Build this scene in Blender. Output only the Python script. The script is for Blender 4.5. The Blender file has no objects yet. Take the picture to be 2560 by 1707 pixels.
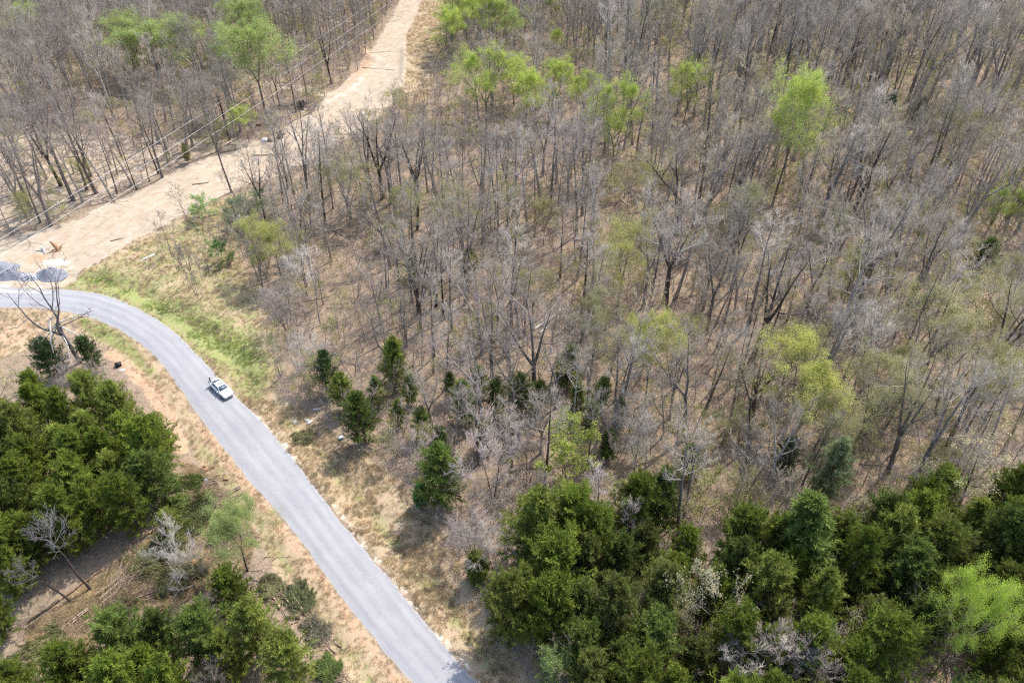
import bpy, bmesh, math, random
import numpy as np
from mathutils import Vector, Matrix, Euler

S = bpy.context.scene
C = S.collection
R = math.radians
rnd = random.Random(7)
RNG = np.random.default_rng(7)

# ------------------------------------------------------------------ camera, light, exposure
CAM_H, PITCH, FPX = 79.0, R(40.0), 1900.0
cam_d = bpy.data.cameras.new('camera')
cam_d.sensor_width = 36.0
cam_d.lens = FPX / 2560 * 36.0
cam_d.clip_start, cam_d.clip_end = 1.0, 8000.0
cam = bpy.data.objects.new('camera', cam_d); C.objects.link(cam)
cam.location = (0, 0, CAM_H)
cam.rotation_euler = (R(90) - PITCH, 0, 0)
S.camera = cam

SUN_ELEV = R(57.0)
SUN_DIR = Vector((0.65 * math.cos(SUN_ELEV), 0.76 * math.cos(SUN_ELEV), math.sin(SUN_ELEV))).normalized()
W = bpy.data.worlds.new('World'); S.world = W; W.use_nodes = True
wn, wl = W.node_tree.nodes, W.node_tree.links
sky = wn.new('ShaderNodeTexSky'); sky.sky_type = 'NISHITA'; sky.sun_disc = False
sky.sun_elevation = SUN_ELEV
sky.sun_rotation = math.atan2(SUN_DIR.x, SUN_DIR.y)
sky.air_density, sky.dust_density = 1.0, 2.0
bg = next(n for n in wn if n.type == 'BACKGROUND')
wl.new(sky.outputs[0], bg.inputs[0]); bg.inputs[1].default_value = 0.15
sun_d = bpy.data.lights.new('sun', 'SUN'); sun_d.energy = 2.55; sun_d.angle = R(0.5); sun_d.color = (1.0, 0.955, 0.89)
sun = bpy.data.objects.new('sun', sun_d); C.objects.link(sun)
sun.rotation_euler = (-SUN_DIR).to_track_quat('-Z', 'Y').to_euler()
sun.location = (80, 120, 150)
S.view_settings.view_transform = 'Standard'
S.view_settings.look = 'None'
S.view_settings.exposure = 1.10
S.view_settings.gamma = 1.0
S.view_settings.use_curve_mapping = False
S.render.engine = 'CYCLES'
S.cycles.use_denoising = False
S.cycles.pixel_filter_type = 'BLACKMAN_HARRIS'
S.cycles.filter_width = 1.25
S.cycles.max_bounces = 6
S.cycles.diffuse_bounces = 3
S.cycles.glossy_bounces = 2
S.cycles.transmission_bounces = 3
S.cycles.transparent_max_bounces = 4

# ------------------------------------------------------------------ picture -> ground
cP, sP = math.cos(PITCH), math.sin(PITCH)
def P(u, v, z=0.0):
    """world point at height z seen at photo pixel (u, v) of the 2560 x 1707 photo"""
    dx, dy = (u - 1280.0) / FPX, (853.5 - v) / FPX
    d = (dx, dy * sP + cP, dy * cP - sP)
    t = (z - CAM_H) / d[2]
    return Vector((d[0] * t, d[1] * t, z))
def PX(x, y, z=0.0):
    dep = y * cP + (CAM_H - z) * sP
    return 1280 + FPX * x / dep, 853.5 - FPX * (y * sP + (z - CAM_H) * cP) / dep
def hgt(u, v, vtop):
    """height of an upright thing with its base at (u, v) and its top at row vtop"""
    p = P(u, v); dy = (853.5 - vtop) / FPX
    return CAM_H + (dy * p.y * cP - p.y * sP) / (cP + dy * sP)
def poly(pts): return np.array([P(u, v)[:2] for u, v in pts])
def inside(X, Y, pg):
    r = np.zeros(np.shape(X), bool); n = len(pg)
    for i in range(n):
        x0, y0 = pg[i]; x1, y1 = pg[(i + 1) % n]
        if y0 == y1: continue
        c = ((y0 > Y) != (y1 > Y)) & (X < (x1 - x0) * (Y - y0) / (y1 - y0) + x0)
        r ^= c
    return r
def seg_dist(X, Y, pg, closed=True):
    d = np.full(np.shape(X), 1e9); n = len(pg)
    for i in range(n if closed else n - 1):
        x0, y0 = pg[i]; x1, y1 = pg[(i + 1) % n]
        ex, ey = x1 - x0, y1 - y0; L = ex * ex + ey * ey + 1e-9
        t = np.clip(((X - x0) * ex + (Y - y0) * ey) / L, 0, 1)
        d = np.minimum(d, (X - x0 - t * ex) ** 2 + (Y - y0 - t * ey) ** 2)
    return np.sqrt(d)
def soft(X, Y, pg, w=1.2):
    lo, hi = pg.min(0) - 3 * w, pg.max(0) + 3 * w
    m = (X > lo[0]) & (X < hi[0]) & (Y > lo[1]) & (Y < hi[1])
    out = np.zeros(np.shape(X))
    if m.any():
        x, y = X[m], Y[m]
        d = seg_dist(x, y, pg); d = np.where(inside(x, y, pg), d, -d)
        out[m] = np.clip(0.5 + d / (2 * w), 0, 1)
    return out
def strip(X, Y, line, half, w=1.0):
    return np.clip(0.5 + (half - seg_dist(X, Y, poly(line), False)) / (2 * w), 0, 1)

# ------------------------------------------------------------------ outlines on the ground
ROAD_R = [(-420, 700), (-200, 712), (0, 716), (99, 722), (197, 724), (278, 740), (340, 767), (399, 800), (450, 841), (501, 892), (541, 936), (592, 990), (654, 1049),
          (713, 1118), (785, 1213), (850, 1298), (916, 1376), (996, 1468), (1069, 1561), (1130, 1632), (1197, 1707), (1300, 1818), (1420, 1945)]
ROAD_L = [(-420, 772), (-200, 772), (0, 770), (84, 769), (139, 775), (227, 793), (292, 822), (351, 859), (395, 899), (439, 957), (486, 1027), (530, 1088), (578, 1148), (629, 1210),
          (695, 1283), (753, 1356), (804, 1429), (850, 1492), (908, 1565), (971, 1645), (1029, 1707), (1125, 1830), (1230, 1960)]
ROAD_POLY = poly(ROAD_R + ROAD_L[::-1])
DIRT = poly([(-260, 690), (-120, 640), (0, 600), (128, 565), (197, 548), (263, 508), (366, 460), (439, 424), (512, 395), (600, 366), (676, 350), (700, 320), (779, 285), (812, 245), (850, 219),
             (883, 190), (915, 168), (925, 135), (950, 85), (980, 40), (1000, 0), (1020, -60), (1075, -60), (1055, 0), (1016, 91), (1018, 157), (1014, 205), (1000, 235), (960, 285), (905, 325), (835, 365), (765, 405),
             (700, 432), (621, 450), (570, 475), (512, 512), (439, 548), (402, 570), (329, 607), (252, 654), (205, 676), (172, 713), (99, 724), (0, 718), (-200, 714)])
PALE_WOOD = poly([(-150, 335), (380, 335), (640, 348), (640, 362), (439, 424), (263, 508), (128, 565), (0, 600), (-150, 640)])
MEADOW = poly([(205, 676), (252, 654), (329, 607), (402, 570), (512, 512), (600, 470), (660, 500), (600, 560), (600, 640), (640, 700), (670, 760), (690, 850), (690, 960), (690, 1010), (654, 1049),
               (541, 936), (450, 841), (340, 767), (197, 724), (172, 713)])
STRAW_TOP = poly([(1047, 0), (1075, -60), (1180, -60), (1160, 0), (1135, 50), (1105, 150), (1075, 240), (1000, 300), (1006, 205), (1011, 157), (1007, 91)])
GREEN = poly([(172, 713), (197, 690), (260, 668), (335, 695), (410, 735), (490, 770), (570, 805), (635, 845), (675, 895), (670, 950), (640, 990), (610, 985), (600, 945), (560, 925), (500, 880), (430, 820), (340, 767), (260, 737)])
VERGE_R = poly([(592, 990), (690, 1000), (760, 1020), (830, 1080), (930, 1140), (1010, 1220), (1080, 1300), (1160, 1400), (1200, 1480), (1240, 1580), (1340, 1707), (1500, 1900), (1420, 1945), (1197, 1707), (996, 1468), (785, 1213)])
VERGE_L = poly([(-300, 770), (0, 770), (139, 775), (227, 793), (292, 822), (351, 859), (395, 899), (439, 957), (486, 1027), (578, 1148), (695, 1283), (804, 1429), (908, 1565), (1029, 1707), (1230, 1960), (1000, 1960), (840, 1760),
                (800, 1620), (720, 1490), (650, 1360), (540, 1240), (460, 1080), (400, 985), (310, 905), (250, 860), (180, 810), (110, 860), (0, 900), (-300, 960)])
GREEN_L = poly([(190, 785), (260, 808), (310, 840), (350, 880), (400, 950), (360, 930), (300, 880), (250, 850), (200, 815)])
SLASH = poly([(60, 1640), (60, 1560), (200, 1460), (330, 1370), (440, 1290), (470, 1200), (440, 1140), (520, 1180), (640, 1330), (620, 1420), (500, 1480), (420, 1520), (300, 1520), (230, 1640), (160, 1707)])
BANK = [(275, 880), (330, 925), (385, 985), (420, 1045), (455, 1120)]
NOTREE = [ROAD_POLY, DIRT, MEADOW, STRAW_TOP, VERGE_R, VERGE_L, SLASH]

def vnoise(X, Y, s, seed):
    """smooth value noise, cell size s"""
    g = np.random.default_rng(seed).random((256, 256))
    x, y = X / s, Y / s
    xi, yi = np.floor(x).astype(int), np.floor(y).astype(int)
    fx, fy = x - xi, y - yi
    fx, fy = fx * fx * (3 - 2 * fx), fy * fy * (3 - 2 * fy)
    a, b = g[xi & 255, yi & 255], g[(xi + 1) & 255, yi & 255]
    c, d = g[xi & 255, (yi + 1) & 255], g[(xi + 1) & 255, (yi + 1) & 255]
    return (a * (1 - fx) + b * fx) * (1 - fy) + (c * (1 - fx) + d * fx) * fy
ROAD_RW, ROAD_LW = poly(ROAD_R), poly(ROAD_L)
def ground_z(X, Y):
    X, Y = np.asarray(X, float), np.asarray(Y, float)
    dr = seg_dist(X, Y, ROAD_POLY); ins = inside(X, Y, ROAD_POLY)
    dr = np.where(ins, 0, dr)
    far = np.clip((dr - 3) / 18, 0, 1)
    z = far * (1.5 * (vnoise(X, Y, 26, 1) - 0.5) + 0.7 * (vnoise(X, Y, 9, 2) - 0.5)) + np.clip(dr / 4, 0, 1) * 0.28 * (vnoise(X, Y, 2.6, 3) - 0.5)
    z = z - 0.40 * np.exp(-((dr - 3.4) / 1.3) ** 2)
    bank = seg_dist(X, Y, poly(BANK), False)
    z = z + 0.35 * np.exp(-(bank / 0.7) ** 2)
    rim = seg_dist(X, Y, poly([(1011, 125), (1013, 160), (1008, 200), (990, 226), (960, 250)]), False)
    z = z + 0.9 * np.exp(-(rim / 1.0) ** 2)
    rim2 = seg_dist(X, Y, poly([(900, 115), (912, 140), (935, 150)]), False)
    z = z + 1.0 * np.exp(-(rim2 / 1.6) ** 2)
    z = np.where(ins, -0.02, z)
    return z
def gz(x, y): return float(ground_z(np.array([x]), np.array([y]))[0])
def G(u, v):
    p = P(u, v); p.z = gz(p.x, p.y); return p

# ------------------------------------------------------------------ mesh and object helpers
def mesh_np(name, V, tris=None, quads=None, mats=(), mat_idx=None, smooth=False):
    me = bpy.data.meshes.new(name)
    V = np.asarray(V, np.float32)
    parts, tot = [], []
    if tris is not None and len(tris): parts.append(np.asarray(tris, np.int32).ravel()); tot.append(np.full(len(tris), 3, np.int32))
    if quads is not None and len(quads): parts.append(np.asarray(quads, np.int32).ravel()); tot.append(np.full(len(quads), 4, np.int32))
    me.vertices.add(len(V)); me.vertices.foreach_set('co', V.ravel())
    if parts:
        loops, tot = np.concatenate(parts), np.concatenate(tot)
        me.loops.add(len(loops)); me.loops.foreach_set('vertex_index', loops)
        me.polygons.add(len(tot))
        me.polygons.foreach_set('loop_start', np.concatenate([[0], np.cumsum(tot)[:-1]]).astype(np.int32))
        if mat_idx is not None: me.polygons.foreach_set('material_index', np.asarray(mat_idx, np.int32))
        if smooth: me.polygons.foreach_set('use_smooth', np.ones(len(tot), bool))
    for m in mats: me.materials.append(m)
    me.update(calc_edges=True); me.validate()
    return me
class MB:
    """collects tubes, cones and quads of one mesh"""
    def __init__(s): s.v, s.t, s.q, s.n = [], [], [], 0
    def add(s, V, tris=None, quads=None):
        if tris is not None and len(tris): s.t.append(np.asarray(tris) + s.n)
        if quads is not None and len(quads): s.q.append(np.asarray(quads) + s.n)
        s.v.append(np.asarray(V, float)); s.n += len(V)
    def tube(s, pts, rad, sides=6, cap=True):
        pts = np.asarray(pts, float); rad = np.asarray(rad, float); n = len(pts)
        d = np.gradient(pts, axis=0); d /= np.linalg.norm(d, axis=1)[:, None] + 1e-9
        ref = np.array([1.0, 0.13, 0.07]) if abs(d[0, 0]) < 0.8 else np.array([0.1, 1.0, 0.05])
        a = np.cross(d, ref); a /= np.linalg.norm(a, axis=1)[:, None] + 1e-9
        b = np.cross(d, a)
        th = np.arange(sides) * 2 * math.pi / sides
        V = (pts[:, None] + rad[:, None, None] * (np.cos(th)[None, :, None] * a[:, None] + np.sin(th)[None, :, None] * b[:, None])).reshape(-1, 3)
        i = np.arange(n - 1)[:, None] * sides; j = np.arange(sides)[None]; k = (j + 1) % sides
        q = np.stack([i + j, i + k, i + sides + k, i + sides + j], -1).reshape(-1, 4)
        s.add(V, None, q)
        if cap:
            for base, c in ((0, pts[0]), ((n - 1) * sides, pts[-1])):
                idx = np.arange(sides)
                s.add(np.vstack([V[base:base + sides], c[None]]), np.stack([idx, (idx + 1) % sides, np.full(sides, sides)], -1))
    def cones(s, A, B, r):
        A, B = np.asarray(A, float), np.asarray(B, float); n = len(A)
        if not n: return
        r = np.broadcast_to(np.asarray(r, float), (n,))
        d = B - A; d = d / (np.linalg.norm(d, axis=1)[:, None] + 1e-9)
        a = np.cross(d, np.array([0.31, 0.77, 0.55])); a /= np.linalg.norm(a, axis=1)[:, None] + 1e-9
        b = np.cross(d, a)
        V = np.empty((n, 4, 3))
        for k in range(3):
            th = k * 2 * math.pi / 3
            V[:, k] = A + r[:, None] * (math.cos(th) * a + math.sin(th) * b)
        V[:, 3] = B
        o = np.arange(n)[:, None] * 4
        T = np.concatenate([o + np.array([[0, 1, 3]]), o + np.array([[1, 2, 3]]), o + np.array([[2, 0, 3]])])
        s.add(V.reshape(-1, 3), T)
    def leaves(s, Cn, size, rng, up=0.3, aspect=0.6):
        n = len(Cn)
        if not n: return
        nrm = rng.normal(size=(n, 3)); nrm[:, 2] = np.abs(nrm[:, 2]) + up; nrm /= np.linalg.norm(nrm, axis=1)[:, None]
        t = np.cross(nrm, rng.normal(size=(n, 3))); t /= np.linalg.norm(t, axis=1)[:, None] + 1e-9
        b = np.cross(nrm, t)
        sz = np.broadcast_to(np.asarray(size, float), (n,))[:, None]
        V = np.stack([Cn - t * sz, Cn - b * sz * aspect, Cn + t * sz, Cn + b * sz * aspect], 1).reshape(-1, 3)
        s.add(V, None, np.arange(4 * n).reshape(-1, 4))
    def blades(s, A, B, w, rng):
        """thin flat rhombs from A to B"""
        n = len(A)
        d = B - A
        side = np.cross(d, rng.normal(size=(n, 3))); side /= np.linalg.norm(side, axis=1)[:, None] + 1e-9
        w = np.broadcast_to(np.asarray(w, float), (n,))[:, None]
        M = A + d * 0.45
        V = np.stack([A, M - side * w, B, M + side * w], 1).reshape(-1, 3)
        s.add(V, None, np.arange(4 * n).reshape(-1, 4))
    def box(s, c, d, rz=0.0, taper=1.0):
        x, y, z = d[0] / 2, d[1] / 2, d[2] / 2
        V = np.array([(-x, -y, -z), (x, -y, -z), (x, y, -z), (-x, y, -z), (-x * taper, -y * taper, z), (x * taper, -y * taper, z), (x * taper, y * taper, z), (-x * taper, y * taper, z)])
        co, si = math.cos(rz), math.sin(rz)
        V = np.stack([V[:, 0] * co - V[:, 1] * si, V[:, 0] * si + V[:, 1] * co, V[:, 2]], 1) + np.asarray(c, float)
        s.add(V, None, [(3, 2, 1, 0), (4, 5, 6, 7), (0, 1, 5, 4), (1, 2, 6, 5), (2, 3, 7, 6), (3, 0, 4, 7)])
    def mesh(s, name, mats, smooth=False, mat_idx=None):
        V = np.concatenate(s.v) if s.v else np.zeros((0, 3))
        return mesh_np(name, V, np.concatenate(s.t) if s.t else None, np.concatenate(s.q) if s.q else None, mats, mat_idx, smooth)
def link(name, data, parent=None, loc=None, rot=None, scale=None, color=None):
    o = bpy.data.objects.new(name, data); C.objects.link(o)
    if parent is not None: o.parent = parent
    if loc is not None: o.location = loc
    if rot is not None: o.rotation_euler = rot
    if scale is not None: o.scale = (scale,) * 3 if np.isscalar(scale) else scale
    if color is not None: o.color = (*color, 1.0)
    return o
def tag(o, label, cat, group=None, kind=None):
    o['label'] = label; o['category'] = cat
    if group: o['group'] = group
    if kind: o['kind'] = kind
    return o

# ------------------------------------------------------------------ materials
def new_mat(name):
    m = bpy.data.materials.new(name); m.use_nodes = True
    return m, m.node_tree.nodes, m.node_tree.links, m.node_tree.nodes['Principled BSDF']
def plain(name, col, rough=0.7, metal=0.0, noise=0.0, scale=6.0, spec=0.3):
    m, n, l, b = new_mat(name)
    b.inputs['Base Color'].default_value = (*col, 1); b.inputs['Roughness'].default_value = rough; b.inputs['Metallic'].default_value = metal
    b.inputs['Specular IOR Level'].default_value = spec
    if noise:
        t = n.new('ShaderNodeTexNoise'); t.inputs['Scale'].default_value = scale; t.inputs['Detail'].default_value = 5
        r = n.new('ShaderNodeValToRGB')
        r.color_ramp.elements[0].position, r.color_ramp.elements[1].position = 0.3, 0.7
        r.color_ramp.elements[0].color = (*[c * (1 - noise) for c in col], 1); r.color_ramp.elements[1].color = (*[min(1, c * (1 + noise)) for c in col], 1)
        g = n.new('ShaderNodeNewGeometry'); l.new(g.outputs['Position'], t.inputs['Vector'])
        l.new(t.outputs['Fac'], r.inputs['Fac']); l.new(r.outputs[0], b.inputs['Base Color'])
    return m
def tinted(name, gain=1.0, var=0.25, nscale=1.2, nvar=0.35, transl=0.0, rough=0.85, hue=0.0):
    """colour comes from the object's own colour, varied per object and by clump"""
    m, n, l, b = new_mat(name)
    oi = n.new('ShaderNodeObjectInfo'); g = n.new('ShaderNodeNewGeometry')
    t = n.new('ShaderNodeTexNoise'); t.inputs['Scale'].default_value = nscale; t.inputs['Detail'].default_value = 4
    l.new(g.outputs['Position'], t.inputs['Vector'])
    m1 = n.new('ShaderNodeMapRange'); m1.inputs['From Min'].default_value = 0.3; m1.inputs['From Max'].default_value = 0.7
    m1.inputs['To Min'].default_value = gain * (1 - nvar); m1.inputs['To Max'].default_value = gain * (1 + nvar)
    l.new(t.outputs['Fac'], m1.inputs['Value'])
    m2 = n.new('ShaderNodeMapRange'); m2.inputs['To Min'].default_value = 1 - var; m2.inputs['To Max'].default_value = 1 + var
    l.new(oi.outputs['Random'], m2.inputs['Value'])
    mu = n.new('ShaderNodeMath'); mu.operation = 'MULTIPLY'
    l.new(m1.outputs[0], mu.inputs[0]); l.new(m2.outputs[0], mu.inputs[1])
    hs = n.new('ShaderNodeHueSaturation')
    l.new(oi.outputs['Color'], hs.inputs['Color']); l.new(mu.outputs[0], hs.inputs['Value'])
    if hue:
        m3 = n.new('ShaderNodeMapRange'); m3.inputs['To Min'].default_value = 0.5 - hue; m3.inputs['To Max'].default_value = 0.5 + hue
        t2 = n.new('ShaderNodeTexNoise'); t2.inputs['Scale'].default_value = nscale * 0.6
        l.new(g.outputs['Position'], t2.inputs['Vector']); l.new(t2.outputs['Fac'], m3.inputs['Value']); l.new(m3.outputs[0], hs.inputs['Hue'])
    l.new(hs.outputs[0], b.inputs['Base Color']); b.inputs['Roughness'].default_value = rough; b.inputs['Specular IOR Level'].default_value = 0.15
    if transl:
        tr = n.new('ShaderNodeBsdfTranslucent'); l.new(hs.outputs[0], tr.inputs['Color'])
        mx = n.new('ShaderNodeMixShader'); mx.inputs[0].default_value = transl
        out = next(x for x in n if x.type == 'OUTPUT_MATERIAL')
        l.new(b.outputs[0], mx.inputs[1]); l.new(tr.outputs[0], mx.inputs[2]); l.new(mx.outputs[0], out.inputs['Surface'])
    return m
M_BARK = tinted('bark', 1.0, 0.15, 3.0, 0.4)
M_TWIG = tinted('twig', 1.0, 0.34, 0.35, 0.22, hue=0.012)
M_LEAF = tinted('spring_leaf', 1.0, 0.08, 0.7, 0.22, 0.5, 0.6, 0.015)
M_CEDAR = tinted('cedar_needles', 1.0, 0.28, 0.8, 0.5, 0.32, 0.7, 0.022)
M_GRASS = tinted('grass_blade', 1.0, 0.3, 0.5, 0.25, 0.5, 0.8, 0.02)
M_CUT = plain('cut_wood', (0.55, 0.36, 0.19), 0.8, noise=0.25, scale=8)
M_LOG = tinted('log_bark', 1.0, 0.1, 4.0, 0.45)
M_WOODDARK = plain('dark_rotten_wood', (0.07, 0.05, 0.04), 0.95, noise=0.4)

# ground -----------------------------------------------------------
def ground_material():
    m, n, l, b = new_mat('woodland_ground')
    b.inputs['Roughness'].default_value = 0.95; b.inputs['Specular IOR Level'].default_value = 0.1
    g = n.new('ShaderNodeNewGeometry')
    def noise(scale, detail=6, rough=0.6, dist=0.0, stretch=None, rz=0.0):
        t = n.new('ShaderNodeTexNoise'); t.inputs['Scale'].default_value = scale; t.inputs['Detail'].default_value = detail
        t.inputs['Roughness'].default_value = rough; t.inputs['Distortion'].default_value = dist
        if stretch:
            mp = n.new('ShaderNodeMapping'); mp.inputs['Scale'].default_value = stretch; mp.inputs['Rotation'].default_value = (0, 0, rz)
            l.new(g.outputs['Position'], mp.inputs['Vector']); l.new(mp.outputs[0], t.inputs['Vector'])
        else: l.new(g.outputs['Position'], t.inputs['Vector'])
        return t.outputs['Fac']
    def ramp(fac, stops):
        r = n.new('ShaderNodeValToRGB')
        while len(r.color_ramp.elements) < len(stops): r.color_ramp.elements.new(0.5)
        for e, (p, c) in zip(r.color_ramp.elements, stops): e.position = p; e.color = (*c, 1)
        l.new(fac, r.inputs['Fac']); return r.outputs[0]
    def mix(f, a, c, mode='MIX'):
        x = n.new('ShaderNodeMix'); x.data_type = 'RGBA'; x.blend_type = mode
        if isinstance(f, float): x.inputs[0].default_value = f
        else: l.new(f, x.inputs[0])
        l.new(a, x.inputs[6]); l.new(c, x.inputs[7]); return x.outputs[2]
    def math_(op, a, c):
        x = n.new('ShaderNodeMath'); x.operation = op
        for i, v in enumerate((a, c)):
            if isinstance(v, (int, float)): x.inputs[i].default_value = v
            else: l.new(v, x.inputs[i])
        return x.outputs[0]
    def edge(mask, nz, amp=1.3, lo=0.42, hi=0.62):
        s = math_('MULTIPLY', math_('SUBTRACT', nz, 0.5), amp)
        s = math_('ADD', mask, s)
        s = math_('MULTIPLY', s, math_('MINIMUM', math_('MULTIPLY', mask, 6.0), 1.0))
        r = n.new('ShaderNodeMapRange'); r.interpolation_type = 'SMOOTHSTEP'
        r.inputs['From Min'].default_value, r.inputs['From Max'].default_value = lo, hi
        l.new(s, r.inputs['Value']); return r.outputs[0]
    a1 = n.new('ShaderNodeAttribute'); a1.attribute_name = 'cover'
    a2 = n.new('ShaderNodeAttribute'); a2.attribute_name = 'wear'
    s1 = n.new('ShaderNodeSeparateColor'); l.new(a1.outputs['Color'], s1.inputs[0])
    s2 = n.new('ShaderNodeSeparateColor'); l.new(a2.outputs['Color'], s2.inputs[0])
    dirt, green, straw = s1.outputs[0], s1.outputs[1], s1.outputs[2]
    clay, pale, mulch = s2.outputs[0], s2.outputs[1], s2.outputs[2]
    fine, mid, big = noise(4.5, 6, 0.75), noise(0.8, 5), noise(0.09, 4)
    speck = noise(9.0, 3, 0.8)
    litter = ramp(fine, [(0.28, (0.12, 0.088, 0.062)), (0.5, (0.285, 0.215, 0.155)), (0.72, (0.50, 0.395, 0.295))])
    litter2 = ramp(mid, [(0.3, (0.22, 0.19, 0.11)), (0.55, (0.33, 0.245, 0.18)), (0.75, (0.40, 0.275, 0.20))])
    litter = mix(0.5, litter, litter2)
    litter = mix(math_('MULTIPLY', math_('GREATER_THAN', speck, 0.66), 0.5), litter, ramp(fine, [(0, (0.5, 0.4, 0.3)), (1, (0.6, 0.5, 0.4))]))
    litter = mix(0.8, litter, ramp(noise(1.9, 5, 0.8), [(0.32, (0.62, 0.60, 0.58)), (0.5, (0.95, 0.95, 0.95)), (0.68, (1.2, 1.18, 1.14))]), 'MULTIPLY')
    strawc = ramp(noise(5.0, 6, 0.8, 0.6), [(0.25, (0.2, 0.14, 0.085)), (0.5, (0.43, 0.325, 0.21)), (0.75, (0.60, 0.48, 0.34))])
    strawc = mix(0.4, strawc, ramp(mid, [(0.3, (0.29, 0.25, 0.12)), (0.5, (0.45, 0.34, 0.215)), (0.72, (0.53, 0.385, 0.26))]))
    grassc = ramp(noise(3.2, 6, 0.75, 0.5), [(0.28, (0.16, 0.17, 0.065)), (0.5, (0.26, 0.295, 0.10)), (0.75, (0.43, 0.42, 0.20))])
    dirtc = ramp(noise(0.5, 8, 0.65, 0.8), [(0.25, (0.24, 0.165, 0.10)), (0.42, (0.385, 0.30, 0.21)), (0.6, (0.49, 0.41, 0.315)), (0.8, (0.57, 0.50, 0.41))])
    dirtc = mix(0.45, dirtc, ramp(noise(1.6, 6, 0.7, 0.3, (0.35, 2.2, 1), R(-33)), [(0.3, (0.27, 0.20, 0.135)), (0.5, (0.47, 0.38, 0.285)), (0.7, (0.59, 0.51, 0.41))]))
    clayc = ramp(noise(1.8, 6, 0.7), [(0.25, (0.30, 0.18, 0.105)), (0.5, (0.46, 0.31, 0.20)), (0.75, (0.58, 0.43, 0.30))])
    palec = ramp(fine, [(0.3, (0.62, 0.52, 0.42)), (0.7, (0.78, 0.70, 0.58))])
    mulchc = ramp(noise(2.6, 7, 0.8, 0.4, (0.6, 1.8, 1), R(35)), [(0.25, (0.11, 0.078, 0.048)), (0.5, (0.275, 0.205, 0.13)), (0.75, (0.46, 0.36, 0.245))])
    nz, nz2 = noise(0.9, 7, 0.7), noise(0.45, 6, 0.7)
    col = litter
    col = mix(edge(mulch, nz), col, mulchc)
    col = mix(edge(straw, nz2), col, strawc)
    col = mix(math_('MULTIPLY', edge(green, nz2, 1.4, 0.2, 0.75), 0.9), col, grassc)
    col = mix(edge(dirt, nz, 1.5), col, dirtc)
    col = mix(edge(clay, nz, 1.5, 0.42, 0.7), col, clayc)
    col = mix(edge(pale, nz2, 1.5, 0.42, 0.7), col, palec)
    col = mix(0.35, col, ramp(big, [(0.35, (0.72, 0.74, 0.72)), (0.65, (1.0, 1.0, 1.0))]), 'MULTIPLY')
    l.new(col, b.inputs['Base Color'])
    bp = n.new('ShaderNodeBump'); bp.inputs['Strength'].default_value = 0.6; bp.inputs['Distance'].default_value = 0.12
    l.new(noise(3.5, 7, 0.75), bp.inputs['Height']); l.new(bp.outputs[0], b.inputs['Normal'])
    return m

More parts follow.
